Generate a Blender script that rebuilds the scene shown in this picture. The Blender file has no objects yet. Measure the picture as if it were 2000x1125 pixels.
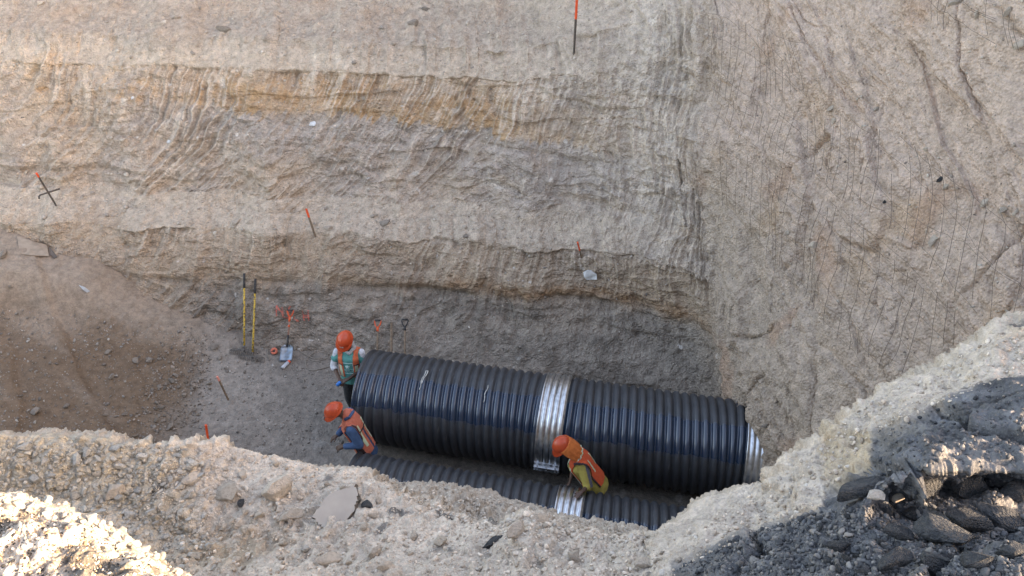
import bpy, bmesh, math, random
import numpy as np
from mathutils import Vector, Matrix, Quaternion
from mathutils.bvhtree import BVHTree
from math import radians, sin, cos, pi, hypot

# ------------------------------------------------------------------ camera, sky, sun, exposure
sc = bpy.context.scene
C = sc.collection
CAMZ = 9.6                      # pit floor is z = 0, the phone is 9.6 m above it
PITCH = radians(37.0)
FPX = 1570.0                    # focal length in pixels of the 2000 px wide photograph
cam_d = bpy.data.cameras.new("camera"); cam = bpy.data.objects.new("camera", cam_d); C.objects.link(cam)
cam.location = (0, 0, CAMZ); cam.rotation_euler = (pi/2 - PITCH, 0, 0)
cam_d.sensor_width = 36.0; cam_d.lens = 36.0*FPX/2000.0; cam_d.clip_start = 0.05; cam_d.clip_end = 400
sc.camera = cam

SUN_EL, SUN_AZ = radians(17), radians(-14)      # sun low on the right, slightly behind the camera
w = bpy.data.worlds.new("World"); sc.world = w; w.use_nodes = True
nt = w.node_tree; bg = nt.nodes['Background']
sky = nt.nodes.new('ShaderNodeTexSky'); sky.sky_type = 'NISHITA'; sky.sun_disc = False
sky.sun_elevation = SUN_EL; sky.sun_rotation = pi/2 - SUN_AZ
sky.air_density = 1.0; sky.dust_density = 2.5; sky.ozone_density = 1.0
nt.links.new(sky.outputs[0], bg.inputs[0]); bg.inputs[1].default_value = 0.15
sd = bpy.data.lights.new("sun", 'SUN'); so = bpy.data.objects.new("sun", sd); C.objects.link(so)
sd.energy = 3.0; sd.angle = radians(0.55); sd.color = (1.0, 0.87, 0.70)
sdir = Vector((cos(SUN_EL)*cos(SUN_AZ), cos(SUN_EL)*sin(SUN_AZ), sin(SUN_EL)))
so.rotation_euler = sdir.to_track_quat('Z', 'Y').to_euler(); so.location = (20, -5, 20)
vs = sc.view_settings; vs.view_transform = 'Standard'; vs.look = 'None'; vs.gamma = 1.0; vs.use_curve_mapping = False
vs.exposure = 2.66
vs.use_white_balance = True; vs.white_balance_temperature = 8400; vs.white_balance_tint = 19
try:
    sc.cycles.max_bounces = 6; sc.cycles.diffuse_bounces = 4
except Exception: pass

# ------------------------------------------------------------------ helpers
def ray(u, v):
    x = (u-1000)/FPX; y = -(v-562.5)/FPX
    return np.array([x, cos(PITCH)+y*sin(PITCH), -sin(PITCH)+y*cos(PITCH)])
def onz(u, v, z):               # the point of height z that the photograph shows at (u, v)
    d = ray(u, v); t = (z-CAMZ)/d[2]; return np.array([0, 0, CAMZ]) + d*t

rs = np.random.RandomState(11)
_perm = rs.permutation(256); _perm = np.concatenate([_perm, _perm, _perm])
_g = rs.normal(size=(256, 3)); _g /= np.linalg.norm(_g, axis=1)[:, None]
def noise(P, f=1.0, off=0.0):   # 3-D gradient noise, about -0.6..0.6
    P = np.asarray(P, float)*f + off
    I = np.floor(P).astype(int); F = P-I; I &= 255
    U = F*F*F*(F*(F*6-15)+10)
    r = 0.0
    for dx in (0, 1):
        wx = U[..., 0] if dx else 1-U[..., 0]
        a = _perm[I[..., 0]+dx]
        for dy in (0, 1):
            wy = U[..., 1] if dy else 1-U[..., 1]
            b = _perm[a+I[..., 1]+dy]
            for dz in (0, 1):
                wz = U[..., 2] if dz else 1-U[..., 2]
                g = _g[_perm[b+I[..., 2]+dz]]
                r = r + wx*wy*wz*(g[..., 0]*(F[..., 0]-dx)+g[..., 1]*(F[..., 1]-dy)+g[..., 2]*(F[..., 2]-dz))
    return r
def fbm(P, f, octv=4, gain=0.5, off=0.0):
    r = 0; a = 1.0
    for i in range(octv):
        r = r + a*noise(P, f, off+i*17.3); f *= 2.03; a *= gain
    return r
def ridged(P, f, octv=3, off=0.0):
    r = 0; a = 1.0
    for i in range(octv):
        r = r + a*(1-np.abs(noise(P, f, off+i*9.1))*2.4); f *= 2.1; a *= .5
    return r/1.75
def worley(X, Y, seed=0):       # returns F1, F2, random value of the nearest cell
    ix = np.floor(X).astype(int); iy = np.floor(Y).astype(int)
    f1 = np.full(X.shape, 9.); f2 = np.full(X.shape, 9.); val = np.zeros(X.shape)
    tab = np.random.RandomState(seed+5).rand(4096, 3)
    for dx in (-1, 0, 1):
        for dy in (-1, 0, 1):
            cx, cy = ix+dx, iy+dy
            h = ((cx*73856093) ^ (cy*19349663)) & 4095
            t = tab[h]
            d = np.hypot(cx+t[..., 0]-X, cy+t[..., 1]-Y)
            m = d < f1
            f2 = np.where(m, f1, np.minimum(f2, d)); val = np.where(m, t[..., 2], val); f1 = np.where(m, d, f1)
    return f1, f2, val
def sstep(a, b, x):
    t = np.clip((x-a)/(b-a), 0, 1); return t*t*(3-2*t)
def mix(a, b, t):
    t = np.asarray(t)[..., None]; return a*(1-t)+b*t

def tag(o, label=None, cat=None, group=None, kind=None):
    if label: o['label'] = label
    if cat: o['category'] = cat
    if group: o['group'] = group
    if kind: o['kind'] = kind
    return o
def empty(name, loc, label, cat, group=None, rot=(0, 0, 0)):
    o = bpy.data.objects.new(name, None); C.objects.link(o); o.location = loc; o.rotation_euler = rot
    o.empty_display_size = .1
    return tag(o, label, cat, group)
def link(name, me, mat, parent=None, smooth=True):
    if mat is not None: me.materials.append(mat)
    o = bpy.data.objects.new(name, me); C.objects.link(o)
    if parent is not None: o.parent = parent
    if smooth: me.polygons.foreach_set('use_smooth', np.ones(len(me.polygons), bool))
    return o
def raw_mesh(name, V, F, col=None):
    me = bpy.data.meshes.new(name); V = np.asarray(V, np.float32).reshape(-1, 3); F = np.asarray(F, np.int32)
    k = F.shape[1]
    me.vertices.add(len(V)); me.vertices.foreach_set('co', V.ravel())
    me.loops.add(F.size); me.loops.foreach_set('vertex_index', F.ravel())
    me.polygons.add(len(F)); me.polygons.foreach_set('loop_start', np.arange(0, F.size, k, dtype=np.int32))
    if col is not None:
        a = me.color_attributes.new('Col', 'FLOAT_COLOR', 'POINT')
        cc = np.ones((len(V), 4), np.float32); cc[:, :3] = np.asarray(col).reshape(-1, 3); a.data.foreach_set('color', cc.ravel())
    me.update(calc_edges=True); me.validate()
    return me
def grid_faces(n, m, flip=False):
    i = np.arange(n*m).reshape(n, m)
    q = np.stack([i[:-1, :-1], i[1:, :-1], i[1:, 1:], i[:-1, 1:]], -1).reshape(-1, 4)
    return q[:, ::-1] if flip else q
def normals(P):                 # of a grid of points
    a = np.gradient(P, axis=0); b = np.gradient(P, axis=1); n = np.cross(a, b)
    return n/(np.linalg.norm(n, axis=-1, keepdims=True)+1e-9)
def blur(A, k):
    w_ = np.exp(-np.linspace(-2, 2, 2*k+1)**2); w_ /= w_.sum()
    for ax in (0, 1):
        B = np.pad(A, [(k, k) if i == ax else (0, 0) for i in range(A.ndim)], mode='edge')
        A = sum(w_[j]*np.take(B, range(j, j+A.shape[ax]), axis=ax) for j in range(2*k+1))
    return A

# ------------------------------------------------------------------ materials
def new_mat(name, col=(.5, .5, .5), rough=.8, metal=0.0, spec=None):
    m = bpy.data.materials.new(name); m.use_nodes = True; b = m.node_tree.nodes['Principled BSDF']
    b.inputs['Base Color'].default_value = (*col, 1); b.inputs['Roughness'].default_value = rough
    b.inputs['Metallic'].default_value = metal
    if spec is not None: b.inputs['Specular IOR Level'].default_value = spec
    return m
def N(m, t, **kw):
    n = m.node_tree.nodes.new(t)
    for k, v_ in kw.items():
        if k.startswith('i_'): n.inputs[k[2:].replace('_', ' ')].default_value = v_
        else: setattr(n, k, v_)
    return n
def L(m, a, b): m.node_tree.links.new(a, b)
def dirty(name, col, col2, rough=.8, scale=20, bump=.2, dist=.004, metal=0.0, spec=None, ramp=(.4, .65), attr=False):
    """base colour broken up by a second colour, with a fine bump"""
    m = new_mat(name, col, rough, metal, spec); b = m.node_tree.nodes['Principled BSDF']
    tc = N(m, 'ShaderNodeTexCoord'); n = N(m, 'ShaderNodeTexNoise'); n.inputs['Scale'].default_value = scale; n.inputs['Detail'].default_value = 6
    L(m, tc.outputs['Object'], n.inputs['Vector'])
    r = N(m, 'ShaderNodeMapRange'); r.inputs[1].default_value = ramp[0]; r.inputs[2].default_value = ramp[1]
    L(m, n.outputs['Fac'], r.inputs[0])
    mx = N(m, 'ShaderNodeMix', data_type='RGBA'); L(m, r.outputs[0], mx.inputs[0])
    mx.inputs[6].default_value = (*col, 1); mx.inputs[7].default_value = (*col2, 1)
    if attr:
        at = N(m, 'ShaderNodeObjectInfo')
        hv = N(m, 'ShaderNodeHueSaturation'); mr = N(m, 'ShaderNodeMapRange'); mr.inputs[3].default_value = .8; mr.inputs[4].default_value = 1.15
        L(m, at.outputs['Random'], mr.inputs[0]); L(m, mr.outputs[0], hv.inputs['Value']); L(m, mx.outputs[2], hv.inputs['Color'])
        L(m, hv.outputs[0], b.inputs['Base Color'])
    else: L(m, mx.outputs[2], b.inputs['Base Color'])
    if bump:
        bp = N(m, 'ShaderNodeBump'); bp.inputs['Strength'].default_value = bump; bp.inputs['Distance'].default_value = dist
        n2 = N(m, 'ShaderNodeTexNoise'); n2.inputs['Scale'].default_value = scale*3; n2.inputs['Detail'].default_value = 5
        L(m, tc.outputs['Object'], n2.inputs['Vector'])
        L(m, n2.outputs['Fac'], bp.inputs['Height']); L(m, bp.outputs[0], b.inputs['Normal'])
    return m
def soil_mat(name, s=1.0, bump=.6, dist=.02, speck=.5):
    """soil whose strata colour is stored on the mesh; grain, pale specks and crumbs added here"""
    m = new_mat(name, rough=.97, spec=.15); b = m.node_tree.nodes['Principled BSDF']
    tc = N(m, 'ShaderNodeTexCoord'); at = N(m, 'ShaderNodeVertexColor', layer_name='Col')
    n1 = N(m, 'ShaderNodeTexNoise'); n1.inputs['Scale'].default_value = 7*s; n1.inputs['Detail'].default_value = 9; n1.inputs['Roughness'].default_value = .68
    n2 = N(m, 'ShaderNodeTexNoise'); n2.inputs['Scale'].default_value = 45*s; n2.inputs['Detail'].default_value = 6; n2.inputs['Roughness'].default_value = .7
    v1 = N(m, 'ShaderNodeTexVoronoi'); v1.inputs['Scale'].default_value = 26*s
    v2 = N(m, 'ShaderNodeTexVoronoi'); v2.inputs['Scale'].default_value = 60*s
    for n in (n1, n2, v1, v2): L(m, tc.outputs['Object'], n.inputs['Vector'])
    r1 = N(m, 'ShaderNodeMapRange'); r1.inputs[1].default_value = .3; r1.inputs[2].default_value = .7; r1.inputs[3].default_value = .66; r1.inputs[4].default_value = 1.28
    L(m, n1.outputs['Fac'], r1.inputs[0])
    r2 = N(m, 'ShaderNodeMapRange'); r2.inputs[1].default_value = .3; r2.inputs[2].default_value = .7; r2.inputs[3].default_value = .82; r2.inputs[4].default_value = 1.18
    L(m, n2.outputs['Fac'], r2.inputs[0])
    mu = N(m, 'ShaderNodeMath', operation='MULTIPLY'); L(m, r1.outputs[0], mu.inputs[0]); L(m, r2.outputs[0], mu.inputs[1])
    vm = N(m, 'ShaderNodeVectorMath', operation='SCALE'); L(m, at.outputs['Color'], vm.inputs[0]); L(m, mu.outputs[0], vm.inputs['Scale'])
    # pale grit: a few voronoi cells near their centre
    sp = N(m, 'ShaderNodeMapRange'); sp.inputs[1].default_value = .16; sp.inputs[2].default_value = .08; sp.inputs[3].default_value = 0; sp.inputs[4].default_value = speck
    L(m, v2.outputs['Distance'], sp.inputs[0])
    mx = N(m, 'ShaderNodeMix', data_type='RGBA'); L(m, sp.outputs[0], mx.inputs[0]); L(m, vm.outputs[0], mx.inputs[6]); mx.inputs[7].default_value = (.62, .58, .52, 1)
    L(m, mx.outputs[2], b.inputs['Base Color'])
    # bump: chips + grain
    bp = N(m, 'ShaderNodeBump'); bp.inputs['Strength'].default_value = bump; bp.inputs['Distance'].default_value = dist
    a1 = N(m, 'ShaderNodeMath', operation='MULTIPLY_ADD'); L(m, v1.outputs['Distance'], a1.inputs[0]); a1.inputs[1].default_value = -.8; L(m, n1.outputs['Fac'], a1.inputs[2])
    a2 = N(m, 'ShaderNodeMath', operation='MULTIPLY_ADD'); L(m, n2.outputs['Fac'], a2.inputs[0]); a2.inputs[1].default_value = .6; L(m, a1.outputs[0], a2.inputs[2])
    L(m, a2.outputs[0], bp.inputs['Height']); L(m, bp.outputs[0], b.inputs['Normal'])
    return m
M_WALL = soil_mat('wall_soil', 1.15, .95, .040, .4)
M_NEAR = soil_mat('bank_soil', 3.0, .7, .010, .4)
M_FLOOR = soil_mat('floor_soil', 1.3, .6, .018, .3)

TAN = np.array([.50, .412, .33]); PALE = np.array([.62, .54, .455]); OCHRE = np.array([.44, .29, .165]); GREY = np.array([.41, .355, .31])
BROWN = np.array([.245, .18, .128]); DARK = np.array([.27, .24, .208]); PINK = np.array([.55, .435, .36]); WHITE = np.array([.66, .62, .56])
ASPH = np.array([.10, .103, .108])

# ------------------------------------------------------------------ excavated walls (far wall, corner, right wall: one cut face)
TY = math.tan(radians(4.5))
#        y(x=0)  z     z on the right wall
PROF = [(10.30, -0.35, -.35), (10.42, 0.0, 0.0), (10.95, .90, .95), (11.16, 1.22, 1.25), (11.62, 1.84, 2.0), (12.12, 1.99, 2.6), (12.36, 2.18, 2.9),
        (13.05, 3.35, 4.0), (13.52, 4.08, 4.8), (14.0, 4.45, 5.4), (15.70, 4.80, 6.4), (16.4, 6.2, 7.2), (17.2, 7.9, 8.0), (17.6, 8.15, 8.15), (24, 8.3, 8.3), (60, 8.3, 8.3)]
def build_wall():
    Pf = np.array(PROF); seg = np.array([0, 14, 80, 20, 78, 44, 22, 110, 72, 36, 90, 60, 70, 8, 10, 10])
    tk = np.cumsum(seg).astype(float); T = np.arange(tk[-1]+1)
    Yf = np.interp(T, tk, Pf[:, 0]); Zf = np.interp(T, tk, Pf[:, 1]); Zr = np.interp(T, tk, Pf[:, 2])
    S = np.concatenate([np.linspace(-34, -12.6, 40, endpoint=False), np.arange(-12.6, 0, .016), np.arange(0, 3.2, .016), np.arange(3.2, 8, .014), np.linspace(8, 13, 50)])
    s, t = np.meshgrid(S, T, indexing='ij'); yf = np.broadcast_to(Yf, s.shape); zf = np.broadcast_to(Zf, s.shape); zr = np.broadcast_to(Zr, s.shape)
    q3 = np.stack([s, t*.016, 0*s], -1)
    # scalloped bench edges: the level lines wander
    yf = yf-.38*sstep(-7.4, -5.2, s)*sstep(1.0, -.1, zf)
    wob = .16*noise(q3*[1, 0, 1], .55, 3)+.09*noise(q3*[1, 0, 1], 1.5, 8)
    bw = sstep(1.4, 2.0, zf)*sstep(3.4, 2.3, zf); yf = yf+.30*sstep(3.6, 4.4, zf)*noise(q3*[1, 0, 1], .9, 44)+.25*sstep(4.3, 4.6, zf)*noise(q3*[1, 0, 1], 2.2, 49)
    yf = yf+wob*(1+1.5*bw)+bw*.16*np.abs(np.sin(s*1.25+2*noise(q3*[1, 0, 1], .5, 3)))-.1*bw
    w_ = sstep(-3.3, .5, s)
    z = zf*(1-w_)+zr*w_
    lip = np.exp(-((zf-1.88)/.16)**2)+1.3*np.exp(-((zf-4.35)/.30)**2)
    z = z+lip*(1-w_)*(.13*noise(q3*[1, 0, 1], .9, 61)+.09*noise(q3*[1, 0, 1], 2.7, 64)+.05*noise(q3*[1, 0, 1], 7, 66))
    k = .25; m = .0+.20*sstep(1.0, 4.0, z)
    # right wall line at height z: x = xr0 - m*(y-8.2)
    xr0 = 3.37+k*np.maximum(z-1.2, 0)+.12*sstep(1.4, 3.0, z)
    # intersection with far line y = yf - x*TY
    cx = (xr0-m*(yf-8.2))/(1-m*TY); cy = yf-cx*TY
    r = .75+.75*sstep(.2, 2.2, z)
    sn = (-s+np.sqrt(s*s+r*r))/2; sp = (s+np.sqrt(s*s+r*r))/2
    fn = hypot(1, TY); dl = np.sqrt(1+m*m)
    X = cx-sn/fn+sp*m/dl; Y = cy+sn*TY/fn-sp/dl
    X = X+.15*(np.sqrt((Y-8.3)**2+.12)-.3)*sstep(2.9, 1.0, z)*sstep(-.9, .9, s)
    P = np.stack([X, Y, z], -1)
    n = normals(P)
    if n[n.shape[0]//3, 60, 1] > 0: n = -n
    nb = n
    steep = 1-sstep(.55, .85, np.abs(blur(n, 2)[..., 2]))       # 1 on faces, 0 on benches
    right = sstep(-.2, 1.7, s+.5*noise(P, .8, 401)); far = 1-right
    corner = np.exp(-((s+.4)/1.3)**2)
    # --- relief
    d = .20*noise(P, .35)+.13*noise(P, .9, 5)
    wp = P+.25*np.stack([noise(P, 1.1, 20), noise(P, 1.1, 40), noise(P, 1.1, 60)], -1)
    crumble = sstep(-.25, .25, noise(P, .7, 77)+.1)
    # bucket gouges: slanting down-left, upright near the corner
    lean = np.clip(.25+.75*sstep(-.8, -5.5, s), 0, 1)*1.0
    ss = s+.30*noise(P, .8, 31)+.10*noise(P, 2.4, 35)
    zz_ = np.clip(4.5-z, 0, 2.5); zl_ = np.clip(1.95-z, 0, 2); up_ = sstep(1.9, 2.1, z)
    gq = ss+lean*np.where(z > 1.95, .10*zz_+.30*zz_**2, .25*zl_+.18*zl_**2)
    g1 = noise(np.stack([gq*3.6, z*.30+ss*.1, 0*s+4], -1)); g2 = noise(np.stack([gq*9.5, z*.5, 0*s+9], -1))
    gm = steep*(.30+.75*sstep(-.25, .25, noise(P, .6, 91))+.25*corner)*(far+.12*right)*(.55+.45*sstep(1.0, 2.2, z))
    brk = .45+.55*sstep(-.18, .12, noise(np.stack([gq*2.2, z*2.6, 0*s+2], -1))); brk2 = .4+.6*sstep(-.15, .15, noise(np.stack([gq*5, z*4.2, 0*s+22], -1)))
    g1 = g1*brk; g2 = g2*brk2
    g3 = noise(np.stack([gq*19, z*1.6, 0*s+13], -1))
    d = d-gm*(.22*np.abs(g1)**.7+.13*np.abs(g2)**.75+.03*np.abs(g3))
    ln_ = noise(wp*[.7, .7, 3.0], 1.35, 812); ln2 = noise(wp*[1, 1, 2.6], 3.4, 815)
    d = d+far*steep*(.040*sstep(-.02, .07, ln_)+.018*sstep(-.02, .04, ln2)-.03)
    # broken chips: cells with their own offset, warped
    a1 = wp[..., 0]+.6*wp[..., 1]; b1 = wp[..., 2]
    sh = s+.35*noise(wp, 1.3, 14)
    f1, f2, v1 = worley(sh*3.2, b1*5.5+a1*.3, 1)
    d = d+(v1-.5)*.065*crumble*(1-.5*np.clip(gm, 0, 1))*steep*sstep(0, .12, f2-f1)
    f1, f2, v2 = worley((s+.10*noise(wp, 4, 5))*8.5, (z+.10*noise(wp, 4, 15))*13, 2)
    d = d+(v2-.5)*.036*(.45+.55*crumble)*(.35+.65*steep)*sstep(0, .15, f2-f1)
    d = d+(.055*fbm(wp, 2.2, 3, .5, 3)+.028*ridged(wp, 5, 4)*(.4+.6*steep)+.016*noise(P, 22, 2)+.008*noise(P, 45, 7))
    # clumps of loose lumps on the benches
    lum = (1-steep)*far; ub = sstep(4.3, 4.6, zf)*far
    d = d+ub*(.16*fbm(P, 1.3, 4, .55, 71)+.05*np.clip(noise(P, 5, 73), 0, 1))
    f1, f2, v3 = worley(P[..., 0]*9, P[..., 1]*9, 3)
    d = d+lum*np.sqrt(np.clip(.30*v3-f1*.55, 0, 1))*.06*(v3 > .45)
    # undercut ledge above the dark band, shadow seams along the beds
    zz = z+.05*s*0+.10*noise(P*[1, 1, .2], .8, 50)
    for zc_, amp, wd in ((1.12, .10, .05), (2.45, .06, .05), (3.05, .06, .05)):
        d = d-amp*far*steep*np.exp(-((zz-zc_)/wd)**2)*sstep(-.2, .3, noise(P*[1, 1, .1], 1.0, zc_*10))
    d = d+far*sstep(1.35, 1.1, zz)*(-.06)
    # right wall: cracks and a slumped shelf running down to the right
    ls = z+.42*(s-1.0)-.3*noise(P, .6, 12)
    for c0, amp in ((6.9, .09), (5.2, .05), (4.0, .07), (2.9, .05)):
        d = d-right*amp*np.exp(-((ls-c0)/.05)**2)*sstep(-.15, .3, noise(P, .9, c0*3))+right*amp*.6*sstep(c0+.25, c0, ls)*sstep(c0-.6, c0, ls)
    f1, f2, v5 = worley((s+.4*noise(wp, 1.0, 71))*1.5, (z+.3*s+.35*noise(wp, 1.0, 73))*1.1, 11)
    d = d+right*((v5-.5)*.16*sstep(0, .15, f2-f1)-.05*np.exp(-((f2-f1)/.03)**2)*sstep(-.1, .2, noise(P, .8, 17)))
    cr = np.abs(noise(P*[1.0, 1.0, .35], 1.25, 111)); crm = sstep(.05, .3, noise(P, .45, 130))
    d = d-right*.10*np.exp(-(cr/.018)**2)*crm
    P = P+nb*d[..., None]
    # --- strata colour (belongs to the soil layers)
    x = P[..., 0]; zl = P[..., 2]+.10*noise(P, .8, 200)+.05*noise(P, 3, 210)+far*steep*(.28*g2+.10*g3)*sstep(1.6, 2.3, P[..., 2])
    n1 = fbm(P, .8, 4, .6, 300); n2 = fbm(P, 3.5, 4, .6, 320)
    c = mix(TAN, GREY, sstep(-.25, .35, n1))
    c = mix(c, PALE, .8*sstep(3.9, 4.3, zl)*sstep(5.0, 4.5, zl)*(x < -2+2*n1))
    zo = 3.26-.045*x
    och = sstep(zo-.04, zo+.03, zl)*sstep(zo+1.0, zo+.35, zl+.7*n2)*sstep(-7.0, -4.2, x+2.5*n1)*(1-.65*sstep(-.5, 1.5, x))*far*(.55+1.2*np.clip(n1+.35, 0, .5))
    c = mix(c, OCHRE*1.08, np.clip(och*(.80+.9*n2), 0, .90))
    och2 = sstep(-9.5, -8.5, x)*sstep(-5, -7, x)*sstep(3.3, 3.7, zl)*sstep(4.5, 4.2, zl)*sstep(-.05, .35, n2+n1*.3)
    c = mix(c, OCHRE*1.3, .6*np.clip(och2, 0, 1)*far)
    lg = sstep(zo-.75, zo-.5, zl)*sstep(zo+.02, zo-.06, zl)*sstep(-8, -4, x)*far
    c = mix(c, np.array([.415, .37, .335]), .8*lg)
    c = mix(c, OCHRE*.9, .35*far*np.exp(-((zl-2.95)/.10)**2)*sstep(0, .3, n1+.1))
    # bench dust: paler
    c = mix(c, np.array([.505, .43, .35]), (1-steep)*far*.85)
    c = mix(c, np.array([.39, .33, .275]), far*sstep(4.25, 4.5, zl)*sstep(5.0, 4.6, zl+.3*n1)*.65)
    c = mix(c, np.array([.44, .345, .27]), far*sstep(4.5, 4.7, zl)*sstep(.0, .3, noise(P, 1.2, 740)+.2*n2)*.6)
    # lower wall brown, rust seam, dark gravelly band
    lw = sstep(1.95, 1.75, zl)*far
    c = mix(c, np.array([.40, .315, .235]), lw*.75)
    seam = np.exp(-((zl-1.2)/.13)**2)*far
    c = mix(c, np.array([.33, .21, .125]), np.clip(seam*(.75+1.0*n2), 0, .85)*sstep(-4, 0, x))
    dk = sstep(1.24, .92, zl+.16*noise(P*[1, 1, .5], 2.6, 810))*sstep(-6.6, -5.4, x+.8*n1)
    c = mix(c, DARK*(1+.5*n2[..., None]), dk*(1-right)*.95)
    # pale calcareous blotches
    c = mix(c, WHITE, .75*sstep(.40, .52, noise(P, 2.6, 500)+.25*n2)*steep*sstep(2.0, 2.6, zl))
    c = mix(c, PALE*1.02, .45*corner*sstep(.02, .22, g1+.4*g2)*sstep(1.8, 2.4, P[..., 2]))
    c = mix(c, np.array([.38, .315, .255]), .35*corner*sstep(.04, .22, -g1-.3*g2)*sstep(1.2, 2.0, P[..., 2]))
    c = mix(c, WHITE, .30*corner*sstep(.0, .4, n2+.1)*sstep(1.8, 2.5, zl))
    # streaks
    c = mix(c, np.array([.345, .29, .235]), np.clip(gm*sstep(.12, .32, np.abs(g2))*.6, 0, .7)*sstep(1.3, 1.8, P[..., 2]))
    c = mix(c, np.array([.70, .68, .65]), .8*sstep(.44, .50, noise(P, 8, 555)+.15*n1)*steep)
    c = mix(c, np.array([.36, .30, .245]), .55*sstep(.05, .4, noise(P*[.35, .35, 2.2], 1.6, 570))*far*steep)
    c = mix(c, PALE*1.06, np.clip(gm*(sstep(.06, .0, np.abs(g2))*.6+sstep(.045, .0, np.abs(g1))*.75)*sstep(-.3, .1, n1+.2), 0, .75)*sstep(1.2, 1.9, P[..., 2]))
    cr_ = mix(PINK*1.02, np.array([.46, .385, .315]), sstep(5.6, 2.0, zl+.8*n1))
    cr_ = mix(cr_, np.array([.37, .30, .24]), sstep(2.4, .9, zl+.4*n2)*.7)
    cr_ = mix(cr_, OCHRE*1.1, .35*sstep(.15, .45, noise(P, 1.1, 610)+.2*n2)*sstep(3.0, 3.6, zl)*sstep(6.0, 4.8, zl))
    cr_ = mix(cr_, np.array([.46, .30, .21]), .5*sstep(.25, .45, noise(P, 1.4, 640)))
    c = mix(c, np.array([.62, .545, .465]), .55*np.exp(-((s+.75+.3*n1)/.55)**2)*sstep(1.9, 2.8, zl))
    c = mix(c, cr_, right)
    c = c*np.array([1.17, 1.13, 1.10])
    c = np.clip(c, .02, .8)
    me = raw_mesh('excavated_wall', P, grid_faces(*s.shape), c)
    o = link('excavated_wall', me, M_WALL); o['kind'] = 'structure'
    return o, P, s, t
wall, WP, WS, WT = build_wall()
tag(wall, 'tall layered earth cut face with benches, gouges and a rough right hand side', 'earth wall')

# ------------------------------------------------------------------ pit floor with the brown heap running in from the left
def floor_h(x, y):
    P = np.stack([x, y, 0*x], -1)
    e = -5.45-x+.35*noise(P, .6, 4)
    h = .30*(e+np.sqrt(e*e+.25))/2; h = 1.35*np.tanh(h/1.35)
    h = h+.30*sstep(.6, 2.2, e)*sstep(10.6, 11.3, y+.5*noise(P, .5, 9))
    h = h+.22*sstep(-3, -7, x)*sstep(9.9, 11.2, y)
    foot = np.clip(y-(10.25-x*TY)+.55, 0, .8); h = h+.30*foot*foot*sstep(-4.2, -5.2, x)
    return h
def build_floor():
    X = np.concatenate([np.linspace(-22, -10.5, 50, endpoint=False), np.arange(-10.5, 4.3, .022), np.linspace(4.4, 9, 20)])
    Y = np.concatenate([np.linspace(3.0, 6.2, 60, endpoint=False), np.arange(6.2, 12.9, .022)])
    x, y = np.meshgrid(X, Y, indexing='ij'); P = np.stack([x, y, 0*x], -1)
    h = floor_h(x, y); left = sstep(-4.9, -6.0, x)
    wp = P+.2*np.stack([noise(P, 1.4, 20), noise(P, 1.4, 40), 0*x], -1)
    h = h+.05*noise(P, .7, 2)+.035*fbm(wp, 1.8, 4)+.010*noise(P, 12, 6)+.006*noise(P, 25, 8)
    # long drag marks and small scarps on the heap
    dg = noise(np.stack([(x*.55+y)*1.0*3.0, (x-y*.3)*.5, 0*x], -1), 1, 33)
    h = h-left*.03*np.abs(dg)+left*.03*ridged(wp, 3, 3)
    for c0, a in ((.9, .03), (1.7, .07), (2.6, .06)):
        lv = (-5.45-x)*.8-(y-10.5)*.55+.5*noise(P, .8, c0*7)
        h = h+left*a*sstep(c0-.05, c0+.05, lv)*sstep(c0+.9, c0+.1, lv)
    f1, f2, v1 = worley(x*9+noise(P, 3, 1), y*9+noise(P, 3, 2), 7)
    peb = sstep(-.05, .25, noise(P, .8, 66))
    h = h+np.sqrt(np.clip(.30*v1-f1*.6, 0, 1))*.05*(v1 > .5)*peb
    P[..., 2] = h
    n1 = fbm(P, .7, 4, .6, 300); n2 = fbm(P, 4, 4, .6, 320)
    c = mix(np.array([.225, .197, .17]), np.array([.285, .25, .215]), sstep(-.3, .3, n1+.4*n2))
    br = mix(np.array([.185, .132, .092]), np.array([.31, .245, .19]), sstep(10.2, 11.3, y+.9*n1))
    br = mix(br, np.array([.37, .31, .25]), sstep(1.5, 2.2, h+.3*n1))
    br = mix(br, np.array([.175, .125, .085]), sstep(.12, .35, noise(P, .9, 71))*.6*sstep(11, 10, y))
    br = mix(br, np.array([.30, .245, .195]), .4*sstep(.10, .3, dg))
    c = mix(c, br, sstep(-4.9, -5.9, x+.5*n1))
    c = mix(c, np.array([.19, .165, .14]), .7*sstep(-2.4, -1.2, x+.6*n1)*sstep(10.8, 10.0, y))       # darker soil under the pipes
    c = mix(c, np.array([.40, .38, .35]), .5*sstep(.3, .45, n2)*sstep(-5.6, -4.6, x)*sstep(9.5, 8.0, y))
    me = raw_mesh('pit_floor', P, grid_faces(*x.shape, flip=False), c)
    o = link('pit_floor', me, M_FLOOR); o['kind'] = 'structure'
    return o, P
floor, FP = build_floor()

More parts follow.
